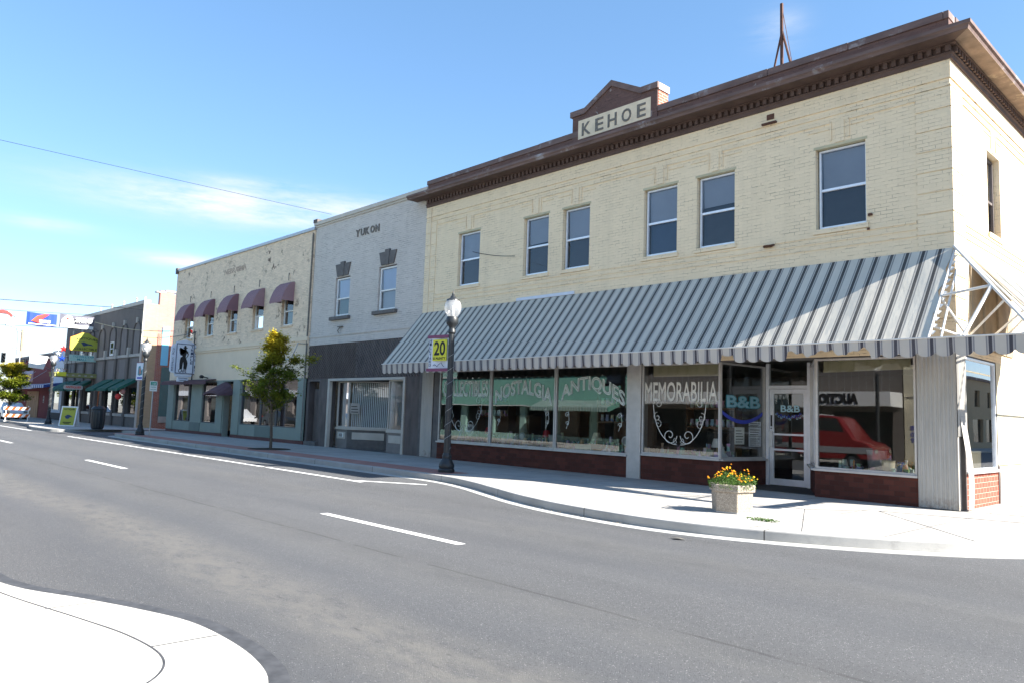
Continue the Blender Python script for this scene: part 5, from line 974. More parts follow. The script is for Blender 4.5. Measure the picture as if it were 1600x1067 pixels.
mb = MB(); mb.prism([(11.95, 3.1), (12.1, 3.05), (12.38, 3.1), (12.42, 3.4), (12.3, 3.3), (12.15, 3.55), (11.98, 3.5)], fb2, .021, .024, 0); mb.prism([(12.05, 3.12), (12.3, 3.15), (12.22, 3.4), (12.1, 3.45)], fb2, .024, .027, 1); fbox(mb, fb2, 11.9, 12.4, 2.9, 2.98, .021, .024, 2); mb.build('picture', ['teal_ink', 'pink_brick', 'blue_ink'], b2)
sp = thing('sign_post', 'small green and white parking sign on a steel post beside the second lamp', 'sign', (-38.75, 12.83, .15))
mb = MB(); mb.tube([(-38.75, 12.83, .15), (-38.75, 12.83, 2.8)], .03, 6); mb.build('post', 'steel', sp); fb3 = FY(-38.72)
mb = MB(); fbox(mb, fb3, 12.66, 13.0, 2.3, 2.78, .0, .012, 0); fbox(mb, fb3, 12.69, 12.97, 2.58, 2.75, .012, .016, 1); mb.build('sign_plate', ['white', 'green_sign'], sp); text('2 HR', fb3, 12.73, 12.93, 2.60, 2.71, 'white', sp, .016, .02); text('PARKING', fb3, 12.70, 12.96, 2.46, 2.53, 'green_sign', sp, .012, .018); text('9AM-5PM', fb3, 12.70, 12.96, 2.35, 2.41, 'green_sign', sp, .012, .018)
# ================================================================== planter with marigolds
pl = thing('planter', 'hexagonal exposed aggregate concrete planter on the sunlit corner pavement', 'planter', (-6.88, 11.85, .15))
px_, py_ = -6.9, 11.88
def hexp(r, z, rot=.25): return [(px_+r*math.cos(rot+math.pi/3*k), py_+r*math.sin(rot+math.pi/3*k), .15+z) for k in range(6)]
mb = MB(); mb.loft([hexp(.345, .02), hexp(.36, .34), hexp(.355, .355)]); mb.build('body', 'agg', pl, bevel=.012)
mb = MB(); mb.loft([hexp(.385, .35), hexp(.395, .36), hexp(.40, .46), hexp(.385, .475), hexp(.32, .475), hexp(.31, .40)], caps=False); mb.add(hexp(.385, .35)[::-1], [(0, 1, 2, 3, 4, 5)]); mb.build('rim', 'agg', pl, bevel=.008)
mb = MB(); mb.loft([hexp(.34, 0), hexp(.34, .025)]); mb.build('foot', 'curb', pl); mb = MB(); mb.add(hexp(.33, .42), [(0, 1, 2, 3, 4, 5)]); mb.build('soil', 'soil', pl)
mg = thing('marigold_plant', 'bushy orange and yellow marigolds growing in the hexagonal planter', 'flowers', (px_, py_, .57))
mb = MB(); rr = random.Random(3)
def leafquad(mb, c, s, rr, mi=0, flat=.0):
    a = Vector((rr.uniform(-1, 1), rr.uniform(-1, 1), rr.uniform(-1, 1)*(1-flat))).normalized(); b = a.cross(Vector((rr.uniform(-1, 1), rr.uniform(-1, 1), rr.uniform(-1, 1)))).normalized(); c = Vector(c)
    mb.add([c-a*s, c+b*s*.45, c+a*s, c-b*s*.45], [(0, 1, 2, 3)], mi)
for k in range(2600):
    a = rr.random()*6.283; r = .37*math.sqrt(rr.random()); h = rr.random(); hm = .12+.13*(1-(r/.42)**2)+.05*math.sin(a*3)+.02*math.sin(a*7)
    leafquad(mb, (px_+r*math.cos(a)*1.08, py_+r*math.sin(a)*1.08, .55+hm*h), .017, rr)
mb.build('foliage', 'leaf3', mg, recalc=False)
for k in range(78):
    a = rr.random()*6.283; r = .40*math.sqrt(rr.random()); hm = .13+.13*(1-(r/.42)**2)+.05*math.sin(a*3); x, y, z = px_+r*math.cos(a)*1.05, py_+r*math.sin(a)*1.05, .58+hm+rr.uniform(-.05, .05)
    if k == 0: x, y, z = px_-.02, py_, .95
    s = rr.uniform(.016, .028); mb = MB(); n = 8
    for ly, (rad, zz) in enumerate(((s, 0), (s*.75, s*.35), (s*.4, s*.55))): mb.add([(x+rad*math.cos(q*6.283/n+ly)*(1 if q % 2 else .8), y+rad*math.sin(q*6.283/n+ly)*(1 if q % 2 else .8), z+zz) for q in range(n)]+[(x, y, z+zz+s*.25)], [(q, (q+1) % n, n) for q in range(n)])
    mb.tube([(x, y, z-.1), (x, y, z)], .003, 3, 1); mb.build('flower_head', [('orange_petals', 'yellow_petals')[0 if rr.random() < .68 else 1] if 0 else None] if 0 else [M.setdefault('petal_o', plain('orange_petals', (.85, .30, .01), .6, .15, 40)) if rr.random() < .62 else M.setdefault('petal_y', plain('yellow_petals', (.85, .60, .02), .6, .1, 40)), 'leaf3'], mg, recalc=False)
wd = MB()
for k in range(260):
    a = rr.random()*6.283; r = rr.random()**.6; leafquad(wd, (-6.0+.28*r*math.cos(a), 11.25+.10*r*math.sin(a), .152+.035*rr.random()), .018, rr, flat=.6)
tag(wd.build('weed', 'leaf3', recalc=False), 'low green weed growing in a pavement joint right of the planter', 'weed')
lt = MB(); lt.add([(-6.35, 9.25, .012), (-6.2, 9.2, .03), (-6.1, 9.28, .012), (-6.22, 9.33, .02)], [(0, 1, 2, 3)]); tag(lt.build('litter', 'lettergrey', recalc=False), 'small flat grey scrap lying on the asphalt below the planter', 'litter')
# ================================================================== street trees
def tree(x, y, h, label, crown, mat, seed, nleaf, size, trunk_h=1.3, z0=.15, r0=.06, group=None, nm='maple_tree'):
    T = thing(nm, label, 'tree', (x, y, z0), group); rr = random.Random(seed)
    tips = []; tb = MB(); lean = rr.uniform(-.03, .03)
    def axis(z): t = z/h; return Vector((x+.06*math.sin(z*1.3)+lean*z, y+.05*math.cos(z*1.7), z0+z))
    tb.tube([axis(h*.96*k/9) for k in range(10)], [r0*(1-.88*k/9) for k in range(10)], 8)
    tb.build('trunk', 'bark', T, smooth=True)
    lb = MB()
    for k in range(crown['limbs']):
        z = trunk_h+(h*.93-trunk_h)*(k/crown['limbs']); a = k*2.4+rr.uniform(-.4, .4); R_ = crown['prof'](z/h)*rr.uniform(.55, 1.12)
        if k in crown.get('long', {}): a, R_ = crown['long'][k]
        b = axis(z); e = b+Vector((R_*math.cos(a), R_*math.sin(a), R_*rr.uniform(.25, .75))); md = b.lerp(e, .5)+Vector((0, 0, -.06*R_)); lb.tube([b, md, e], [r0*.30, r0*.18, r0*.07], 5)
        tips.append((b, md, e, R_))
        for q in range(3):
            st = b.lerp(e, rr.uniform(.35, .8)); e2 = st+Vector((rr.uniform(-1, 1), rr.uniform(-1, 1), rr.uniform(.1, .8))).normalized()*R_*rr.uniform(.25, .5); lb.tube([st, e2], [r0*.12, r0*.04], 4); tips.append((st, st.lerp(e2, .5), e2, R_*.55))
    lb.build('limb', 'bark', T)
    # leaves sit in loose clumps along the limbs so that gaps remain
    cm = MB(); clumps = []
    for b, m_, e, R_ in tips:
        for t in (.35, .5, .65, .8, .92, 1.0, 1.05):
            if rr.random() < .86: clumps.append((b.lerp(e, t)+Vector((rr.gauss(0, .07), rr.gauss(0, .07), rr.gauss(0, .06)))*size*8, rr.uniform(.10, .22)*size*11))
    for k in range(nleaf):
        c, r = clumps[rr.randrange(len(clumps))]; p = c+Vector((rr.gauss(0, r*.6), rr.gauss(0, r*.6), rr.gauss(0, r*.42)))
        s = size*rr.uniform(.6, 1.25); a = Vector((rr.uniform(-1, 1), rr.uniform(-1, 1), rr.uniform(-.5, .5))).normalized(); b = a.cross(Vector((rr.uniform(-.5, .5), rr.uniform(-.5, .5), 1))).normalized()
        cm.add([p-a*s*.5, p+b*s*.5, p+a*s*.2+b*s*.15, p+a*s*.75, p+a*s*.2-b*s*.15, p-b*s*.5], [(0, 1, 2, 3, 4, 5)])
    cm.build('crown', mat, T, recalc=False); return T
def prof1(t): return 1.32 if t < .45 else (1.32-.9*(t-.45)/.27 if t < .72 else max(.16, .42*(1-t)/.28+.14))
tree(-26.68, 13.1, 4.55, 'young maple with a yellow top standing before the teal shopfront', dict(limbs=32, prof=prof1, long={12: (1.1, 1.5), 10: (-2.2, 1.3)}), 'leaf', 11, 17000, .082)
mb = MB(); mb.lathe([(.0, .012), (.75, .012), (.78, 0)], -26.68, 13.1, .15, 20); o = tag(mb.build('tree_pit', 'soil'), 'dark round soil pit in the pavement at the foot of the maple', 'tree pit')
tree(-66.5, 11.95, 4.3, 'yellow green street tree at the far left beside the striped barricade', dict(limbs=26, prof=lambda t: 1.5*max(.15, 1-((t-.45)/.6)**2)), 'leaf2', 5, 20000, .11, trunk_h=1.0, r0=.08)
for i, (x, y, h, nn) in enumerate(((-112, 15, 7, 'first'), (-128, 7, 9, 'middle'), (-150, -3, 10, 'last'))):
    tree(x, y, h, ('green tree nearest of the far trees at the end of the street', 'tall green tree in the middle of the far trees at the end of the street', 'farthest and tallest green tree at the end of the street')[i], dict(limbs=22, prof=lambda t: 3.*max(.15, 1-((t-.5)/.6)**2)), 'leaf2', 20+i, 5000, .28, trunk_h=2, r0=.2, z0=0, group='trees at the end of the street')
# ================================================================== things standing on the far pavement
tb_ = thing('litter_bin', 'tall dark ribbed litter bin on the pavement before the arched building', 'litter bin', (-47.6, 12.9, .15))
mb = MB(); mb.lathe([(.27, 0), (.33, .10), (.37, .5), (.37, .95), (.34, 1.1)], -47.6, 12.9, .15, 28, flute=.06); mb.build('body', 'black', tb_); mb = MB(); mb.lathe([(.36, 1.1), (.38, 1.13), (.36, 1.2), (.25, 1.30), (.22, 1.30), (.20, 1.2)], -47.6, 12.9, .15, 24); mb.build('lid', 'black', tb_, smooth=True)
ab = thing('sandwich_board', 'lime and white sandwich board with a bird emblem on the pavement', 'sandwich board', (-53.0, 12.7, .15)); fa = slant((-53.35, 12.25), (-52.6, 13.05)); 
mb = MB(); m_ = mb
m_.loft([[fa(0, .15, .0), fa(1.0, .15, .0), fa(1.0, 1.38, -.25), fa(0, 1.38, -.25)], [fa(0, .15, -.03), fa(1.0, .15, -.03), fa(1.0, 1.38, -.28), fa(0, 1.38, -.28)]]); m_.loft([[fa(0, .15, -.55), fa(1.0, .15, -.55), fa(1.0, 1.38, -.30), fa(0, 1.38, -.30)], [fa(0, .15, -.58), fa(1.0, .15, -.58), fa(1.0, 1.38, -.32), fa(0, 1.38, -.32)]]); mb.build('board', 'white', ab)
fl = lambda u, v, d: fa(u, v, .004+d-.25*(v-.15)/1.23)
mb = MB(); fbox(mb, fl, .08, .92, .22, 1.30, 0, .006); mb.build('poster', 'yellow_green', ab); text('ANTIQUES', fl, .16, .84, 1.12, 1.25, 'ink', ab, .006, .01, bold=.02); mb = MB(); mb.prism([(.3, .75), (.45, .86), (.6, .84), (.78, .72), (.62, .70), (.55, .6), (.38, .62)], fl, .006, .01); mb.build('bird_emblem', 'navy', ab); mb = MB(); fbox(mb, fl, .25, .75, .36, .41, .006, .01); fbox(mb, fl, .32, .68, .28, .32, .006, .01); mb.build('printed_lines', 'ink', ab)
bc = thing('barricade', 'orange and white striped road barricade at the kerb on the far left', 'barricade', (-63, 11.9, 0)); fz = slant((-63.4, 11.1), (-62.9, 12.6))
mb = MB()
for u in (.12, 1.45): mb.prism([(u, .15), (u+.05, .15), (u+.05, 1.25), (u, 1.25)], fz, -.03, .03); mb.prism([(u-.02, .15), (u+.07, .15), (u+.07, .2), (u-.02, .2)], fz, -.35, .35)
mb.build('leg', 'white', bc)
for z in (.45, .95):
    mb = MB(); fbox(mb, fz, 0, 1.6, z, z+.22, .03, .05); bd = mb.build('board', 'white', bc); mb = MB()
    for q in range(4): mb.prism([(.05+q*.4, z), (.25+q*.4, z), (.40+q*.4-.02, z+.22), (.20+q*.4-.02, z+.22)], fz, .05, .054)
    build_split(mb, 'orange_stripe', 'orange', bd)
# traffic signal and far street poles
tsg = thing('traffic_signal', 'black three lamp traffic signal hanging at the far left', 'traffic light', (-75, 12.8, 4.7)); ft = FY(-75)
mb = MB(); fbox(mb, ft, 12.6, 12.88, 4.72, 5.55, -.15, .12); mb.build('housing', 'black', tsg, bevel=.03)
for q in range(3):
    z = 5.40-q*.27; mb = MB(); mb.tube([(-74.87, 12.74, z), (-74.70, 12.74, z-.02)], .11, 12, cap=False); mb.build('visor', 'black', tsg)
mb = MB(); mb.tube([(-75, 12.74, 5.55), (-75, 12.78, 5.95), (-75, 13.3, 6.05), (-75, 13.9, 5.7), (-75, 14.0, .15)], .05, 6); mb.build('mast_arm', 'steel', tsg)
fp = thing('street_pole', 'tall grey street light pole rising behind the dark red building', 'street light', (-100, 18.2, 0)); mb = MB(); mb.tube([(-100, 18.3, 0), (-100, 18.25, 9.0), (-100, 18.0, 9.7), (-100, 17.3, 9.9)], .09, 6); mb.build('pole', 'steel', fp); mb = MB(); mb.box(-100.2, -99.8, 16.9, 17.5, 9.82, 9.98); mb.build('lamp_head', 'steel', fp, bevel=.03)
fp = thing('utility_pole', 'brown utility pole with small crossarm beside the tall street light', 'utility pole', (-100, 18.6, 0)); mb = MB(); mb.tube([(-100, 18.7, 0), (-100, 18.6, 9.5)], .14, 6); mb.build('pole', 'wood', fp); mb = MB(); mb.box(-100.1, -99.9, 18.2, 19.1, 9.2, 9.3); mb.build('crossarm', 'wood', fp)
rl = thing('roof_lamp', 'curled steel lamp arm on the roof of the dark red building', 'lamp', (-79, 17, 5.6)); mb = MB(); mb.tube([(-79, 17, 5.6), (-79, 17, 6.5), (-79, 17.15, 6.8), (-79, 17.4, 6.85), (-79, 17.5, 6.6), (-79, 17.35, 6.45)], .05, 6); mb.build('arm', 'steel', rl); mb = MB(); mb.lathe([(.05, .1), (.14, -.05)], -79, 17.35, 6.4, 8); mb.build('shade', 'steel', rl)
# banners over the street
def banner(ya, yb, z0, z1, mat, label, deco):
    T = thing('street_banner', label, 'banner', (-61.5, (ya+yb)/2, z1), 'banners strung over the street'); m_ = MB(); n = 10
    m_.loft([[(-61.5+.06*math.sin(k*1.1), ya+(yb-ya)*k/n, z-.04*math.sin(math.pi*k/n)) for k in range(n+1)] for z in (z0, (z0+z1)/2, z1)], closed=False, caps=False); m_.build('cloth', mat, T, recalc=False); deco(T); return T
fbn = FY(-61.42)
def d1(T):
    m_ = MB(); m_.prism([(13.66, 6.95), (14.5, 6.95), (14.55, 7.4), (14.35, 7.75), (14.05, 7.8), (13.75, 7.5)], fbn, 0, .01, 0); m_.prism([(14.0, 7.5), (14.15, 7.45), (14.2, 7.6), (14.05, 7.65)], fbn, .01, .02, 1); fbox(m_, fbn, 13.66, 15.82, 6.93, 7.15, .0, .008, 0); m_.build('emblem', ['white', 'red'], T); text('SIGNS', fbn, 14.62, 15.74, 7.35, 7.72, 'white', T, 0, .02, bold=.05)
def d2(T):
    m_ = MB(); m_.prism([(11.95, 7.15), (12.3, 7.5), (12.8, 7.72), (12.95, 7.7), (12.6, 7.4), (12.35, 7.05)], fbn, 0, .01, 0); m_.prism([(11.85, 7.15), (12.2, 7.55), (12.7, 7.74), (12.75, 7.71), (12.3, 7.5), (11.97, 7.14)], fbn, .011, .02, 1); fbox(m_, fbn, 11.7, 13.4, 6.93, 7.0, 0, .01, 2); m_.build('swoosh', ['red', 'orange', 'white'], T); text('HILLYARD', fbn, 12.35, 13.05, 7.08, 7.3, 'white', T, .011, .03, bold=.05)
def d3(T):
    m_ = MB(); m_.prism([(10+.6*math.cos(math.pi*q/8)*1.0+.15, 7.3+.42*math.sin(math.pi*q/8)) for q in range(9)]+[(10.15-.45*math.cos(math.pi*q/8), 7.3+.25*math.sin(math.pi*q/8)) for q in range(9)], fbn, 0, .01, 0); m_.prism([(10.7, 7.7), (11.15, 7.65), (11.1, 7.5), (10.9, 7.3), (10.75, 7.4)], fbn, 0, .01, 1); m_.build('arch_emblem', ['red', 'sky_blue'], T)
banner(13.62, 15.86, 6.92, 7.88, M.setdefault('dark_slate_banner', plain('slate_banner', (.12, .12, .15), .7, .1, 2)), 'dark and white street banner lettered SIGNS next to the arched building', d1)
banner(11.58, 13.46, 6.88, 7.78, 'deep_blue', 'blue street banner with a red and orange swoosh, middle of the row', d2)
banner(9.2, 11.22, 6.82, 7.70, 'white', 'white street banner with a red arch emblem at the left edge of the photo', d3)
def wire(pts, label, r=.012, n=14, sag=.3, mat='black', group='overhead wires'):
    a, b = Vector(pts[0]), Vector(pts[1]); m_ = MB(); m_.tube([a.lerp(b, k/n)-Vector((0, 0, sag*4*(k/n)*(1-k/n))) for k in range(n+1)], r, 4)
    return tag(m_.build('overhead_wire', mat), label, 'wire', group)
wire(((-61.5, 16.1, 8.05), (-61.5, -3.4, 7.9)), 'thin cable along the top of the street banners', .012); wire(((-61.5, 16.1, 7.0), (-61.5, -3.4, 6.95)), 'thin cable along the bottom of the street banners', .012)
wire(((-28.75, 16.3, 10.05), (-28.6, -3.4, 9.9)), 'long wire crossing the sky from the YUKON building over the street', .007, sag=.02)
wire(((-51.5, 16.4, 7.7), (-56.5, -3.4, 7.3)), 'wire above the banners from the corner of the arched building across the street', .018, sag=.0)
wire(((-46.3, 16.3, 6.0), (-61.4, 15.9, 7.5)), 'yellowish cable slung along the arched building front', .022, sag=.2, mat='yellow_shade')
wire(((-42.55, 16.1, 5.7), (-51.3, 16.1, 5.9)), 'thin dark cable between the cafe sign pole and the arched building', .012, sag=.15)
wire(((-19.0, 16.1, 7.05), (-16.9, 16.05, 6.62)), 'short loose wire dangling on the cream wall by the leftmost upper window', .010, sag=.05)
# ================================================================== opposite side of the street (seen mirrored in the shop windows)
def across(x0, x1, h, mat, label, name='shop_building', cat='building', holes=()):
    T = thing(name, label, cat, ((x0+x1)/2, -6, 0)); f = FS(-3.5); m_ = MB(); wall(m_, f, -x1, -x0, .05, h, holes, .25); m_.quad((x0, -3.5, 0), (x0, -16, 0), (x0, -16, h), (x0, -3.5, h)); m_.quad((x1, -3.5, 0), (x1, -16, 0), (x1, -16, h), (x1, -3.5, h)); m_.quad((x0, -16, 0), (x1, -16, 0), (x1, -16, h), (x0, -16, h)); m_.quad((x0, -3.5, h), (x1, -3.5, h), (x1, -16, h), (x0, -16, h)); m_.build('wall', mat, T, recalc=False)
    m_ = MB()
    for hq in holes: m_.quad(f(hq[0], hq[2], -.2), f(hq[1], hq[2], -.2), f(hq[1], hq[3], -.2), f(hq[0], hq[3], -.2))
    if holes: m_.build('window', 'car_glass', T, recalc=False)
    return T, f
A1, fA = across(-46, -27, 5.2, 'mint_w', 'long mint green shop building on the near side of the street', holes=[(27.6+q*3.1, 30.2+q*3.1, .5, 2.35) for q in range(6)])
m_ = MB(); fbox(m_, fA, 27.1, 45.9, 2.42, 4.3, .0, .35); m_.build('fascia', 'mint', A1, bevel=.02)
m_ = MB(); fbox(m_, fA, 27.0, 46, 4.3, 4.4, .0, .42); fbox(m_, fA, 27.0, 46, 2.36, 2.42, .0, .38); m_.build('fascia_trim', 'white', A1)
m_ = MB(); m_.prism([(0, 2.8), (1.1, 2.35), (1.1, 2.1), (1.05, 2.1), (0, 2.5)], lambda p, q, d: (d, -3.1+p, q), -34.5, -28.0); m_.build('canvas_awning', stripes('mint_striped_canvas', (.5, .6, .55), [(.05, (.10, .25, .2))], .22, 0), A1)
A2, fB = across(-26.9, -12.45, 5.6, 'far_grey', 'dark shop building with white AUCTION fascia and balcony on the near side of the street', holes=[(12.9, 15.6, .3, 2.4), (16.2, 17.3, .1, 2.3), (18, 21.5, .3, 2.4), (22, 26, .3, 2.4)])
m_ = MB(); fbox(m_, fB, 12.46, 26.8, 2.62, 3.26, .0, 1.4); m_.build('fascia', 'white', A2, bevel=.01); fB2 = FS(-2.1); text('AUCTION', fB2, 13.85, 15.95, 2.70, 3.18, 'ink', A2, .0, .03, bold=.06)
m_ = MB()
for q in range(44): m_.box(-26.7+q*.33, -26.68+q*.33, -2.14, -2.12, 3.27, 4.2)
m_.box(-26.8, -12.5, -2.15, -2.11, 4.2, 4.24); m_.build('balcony_railing', 'steel', A2)
A3, fC2 = across(-12.4, -6.2, 7.8, 'cream_wall', 'tall beige rendered building on the near corner of the street')
m_ = MB(); fbox(m_, fC2, 6.25, 12.35, 3.05, 3.1, 0, .03); m_.build('ledge', 'lettergrey', A3)
for i, t_ in enumerate(('ESTATES', 'PURCHASED', 'DISCOUNT', 'WELCOME')): text(t_, fC2, 10.95, 12.15 if i != 3 else 12.0, 1.62-i*.27, 1.80-i*.27, 'blue_ink', A3, .0, .02, bold=.03)
A4, fD2 = across(-64, -46.2, 6.5, 'far_grey', 'taupe building on the near side of the street beyond the mint shop', holes=[(47+q*2.8, 49+q*2.8, .6, 2.5) for q in range(6)])
# parked vehicles on the near side
def vehicle(x0, y, Ln, W_, H_, paint, label, suv=True, band=None):
    T = thing('parked_car', label, 'car', (x0+Ln/2, y, 0), 'cars parked on the near side'); z = .28
    if suv: prof = [(0, .35), (-.02, .75), (.06, .98), (.18, 1.05), (.30, H_*.93), (.5, H_), (Ln*.70, H_), (Ln*.76, H_*.96), (Ln*.87, 1.15), (Ln-.25, 1.02), (Ln-.03, .82), (Ln, .4)]; top = (3, 7)
    else: prof = [(0, .32), (0, .7), (.12, .92), (.75, .98), (1.35, H_*.97), (1.7, H_), (Ln*.55, H_), (Ln*.72, .96), (Ln-.2, .82), (Ln-.02, .65), (Ln, .35)]; top = (3, 7)
    m_ = MB(); rings = []
    for s, k in ((-1, 1), (1, 1)): pass
    rows = []; top = (3, 8) if suv else (3, 7)
    for f in (-1., -.93, -.5, .5, .93, 1.):
        r_ = []
        for i, (a, b) in enumerate(prof):
            up_ = top[0] < i < top[1]+0; tw = .82 if up_ else 1.0; ins = .03 if abs(f) == 1 else 0
            cx = Ln/2; r_.append((x0+cx+(a-cx)*(1-ins*.6), y+f*W_/2*tw, z*0+b*(1-ins*.5)+(.02 if b < .5 and abs(f) == 1 else 0)))
        rows.append(r_)
    m_.loft(rows, 0, closed=True, caps=True); m_.build('body', paint, T, smooth=True)
    g_ = MB()
    for s in (-1, 1):
        zl = 1.08 if suv else .98; a0, a1 = (.30, Ln*.84) if suv else (1.0, Ln*.68)
        g_.add([(x0+a0, y+s*W_/2*.985, zl), (x0+a1, y+s*W_/2*.985, zl), (x0+a1-.55, y+s*W_/2*.86, H_-.10), (x0+a0+.25, y+s*W_/2*.86, H_-.10)], [(0, 1, 2, 3)])
    g_.build('side_window', 'car_glass', T, recalc=False)
    if band: b_ = MB(); [b_.box(x0+.05, x0+Ln-.05, y+s*W_/2-.01*s, y+s*(W_/2+.012), .62, .86) for s in (-1, 1)]; b_.box(x0+.5, x0+Ln*.62, y-.7, y+.7, H_, H_+.06); b_.build('grey_band', band, T)
    for a in (.85, Ln-.85):
        for s in (-1, 1):
            w_ = MB(); cx, cy = x0+a, y+s*(W_/2-.11); w_.tube([(cx, cy-.11, .33), (cx, cy+.11, .33)], .33, 18); wh = w_.build('wheel', 'tyre', T); w_ = MB(); w_.tube([(cx, cy+s*.10, .33), (cx, cy+s*.125, .33)], .20, 12); w_.build('rim', 'chrome', wh)
    for s in (-1, 1): l_ = MB(); l_.box(x0-.03, x0+.05, y+s*W_/2*.82-.09, y+s*W_/2*.82+.09, .72, .95); l_.build('tail_light', 'red', T); l_ = MB(); l_.box(x0+Ln-.06, x0+Ln+.01, y+s*W_/2*.75-.13, y+s*W_/2*.75+.13, .66, .80); l_.build('headlight', 'chrome', T)
    return T
vehicle(-17.9, .35, 6.0, 1.95, 2.12, 'carpaint_red', 'tall red and grey van parked on the near side, mirrored in the shop door', band='carpaint_grey')
vehicle(-66, .3, 4.5, 1.8, 1.45, 'car_glass', 'dark saloon car parked on the near side, second from the far end of the row', suv=False)
vehicle(-75, .3, 4.6, 1.8, 1.5, 'carpaint_white', 'white saloon car parked on the near side, last of the row', suv=False)
vehicle(-58, .3, 4.5, 1.8, 1.48, 'carpaint_grey', 'grey saloon car parked on the near side between the red van and the dark saloon', suv=False)
vehicle(-74.5, 13.1, 1.0*4.4, 1.75, 1.45, 'carpaint_white', 'white car at the left edge of the photo behind the barricade', suv=False)
# dark post opposite
nl = thing('street_lamp', 'black lamp post on the near pavement, mirrored in the right shop window', 'street lamp', (-12.6, 1.0, 0), 'black lamp posts along the kerb'); mb = MB(); mb.lathe([(.2, 0), (.2, .1), (.12, .4), (.09, .5), (.075, 3.9)], -12.6, -1.0, .1, 12); mb.build('post', 'black', nl); mb = MB(); mb.lathe([(.1, 4.0), (.22, 4.3), (.16, 4.5)], -12.6, -1.0, .1, 12); mb.build('globe', 'lamp_glass', nl, smooth=True)
# ================================================================== goods in the shop windows
rr = random.Random(9)
cols = dict(blue=(.05, .10, .30), white=(.65, .65, .62), amber=(.45, .18, .02), green=(.04, .22, .14), red=(.45, .03, .03), brown=(.14, .07, .03), brass=(.40, .28, .08), pink=(.5, .25, .27), cream=(.6, .52, .36), black=(.02, .02, .02), teal=(.10, .35, .30), grey=(.3, .3, .31))
for k_, v_ in cols.items(): M['g_'+k_] = plain(k_+'_glaze', v_, .3, .12, 12, spec=.6)
def lathe_good(name, cat, c, x, y, z, prof, label, extra=None, grp=None):
    T = thing(name, label, cat, (x, y, z), grp); mb = MB(); mb.lathe(prof, x, y, z, 16); mb.build('body', 'g_'+c, T, smooth=True)
    if extra:
        for nm_, c2, pr2 in extra: mb = MB(); mb.lathe(pr2, x, y, z, 16); mb.build(nm_, 'g_'+c2, T, smooth=True)
    return T
vase = [(.05, 0), (.09, .06), (.11, .15), (.06, .27), (.045, .32), (.06, .36)]; jug = [(.07, 0), (.10, .1), (.08, .2), (.06, .26), (.07, .3)]; bowl = [(.05, 0), (.14, .08), (.17, .12)]
lampb = [(.09, 0), (.09, .02), (.025, .05), (.05, .15), (.02, .28), (.02, .36)]; shade = [(.16, .34), (.09, .56)]
ZP = .70
goods = [
 ('vase', 'vase', 'blue', -20.2, vase, 'blue vase at the left end of the COLLECTIBLES window'), ('bowl', 'bowl', 'white', -19.75, bowl, 'white bowl low in the COLLECTIBLES window'), ('jug', 'jug', 'brown', -18.3, jug, 'brown jug at the right end of the COLLECTIBLES window'),
 ('vase', 'vase', 'white', -17.65, vase, 'white vase at the left end of the NOSTALGIA window'), ('jug', 'jug', 'cream', -16.8, jug, 'cream jug left of centre in the NOSTALGIA window'), ('bowl', 'bowl', 'teal', -15.9, bowl, 'teal bowl right of centre in the NOSTALGIA window'), ('vase', 'vase', 'amber', -14.85, vase, 'amber vase at the left end of the ANTIQUES window'), ('bowl', 'bowl', 'brass', -13.9, bowl, 'brass bowl in the middle of the ANTIQUES window'), ('jug', 'jug', 'red', -12.75, jug, 'red jug at the right end of the ANTIQUES window'),
 ('bowl', 'bowl', 'black', -11.6, bowl, 'black bowl at the left in the MEMORABILIA window'), ('jug', 'jug', 'teal', -11.1, jug, 'teal jug under the scroll of the MEMORABILIA window'), ('bowl', 'bowl', 'pink', -10.6, bowl, 'pink bowl right of centre in the MEMORABILIA window'), ('vase', 'vase', 'white', -10.15, vase, 'white vase at the right end of the MEMORABILIA window'),
 ('jug', 'jug', 'blue', -5.9, jug, 'blue jug at the right end of the rightmost shop window'), ('bowl', 'bowl', 'red', -7.0, bowl, 'red bowl at the left end of the rightmost shop window'), ]
for nm_, ct, c, x, pr, lb_ in goods: lathe_good(nm_, ct, c, x, YF+.45+rr.random()*.5, ZP if x < -8 else .67, pr, lb_)
for c, x, z, lb_ in (('red', -19.0, 0, 'red shaded table lamp glowing red in the COLLECTIBLES window'), ('red', -16.3, 0, 'red shaded table lamp in the NOSTALGIA window'), ('cream', -14.3, 0, 'cream shaded table lamp in the ANTIQUES window'), ('white', -10.35, 0, 'white shaded table lamp in the MEMORABILIA window')):
    lathe_good('table_lamp', 'lamp', 'brass', x, YF+.9, ZP, lampb, lb_, [('lamp_shade', c, shade)])
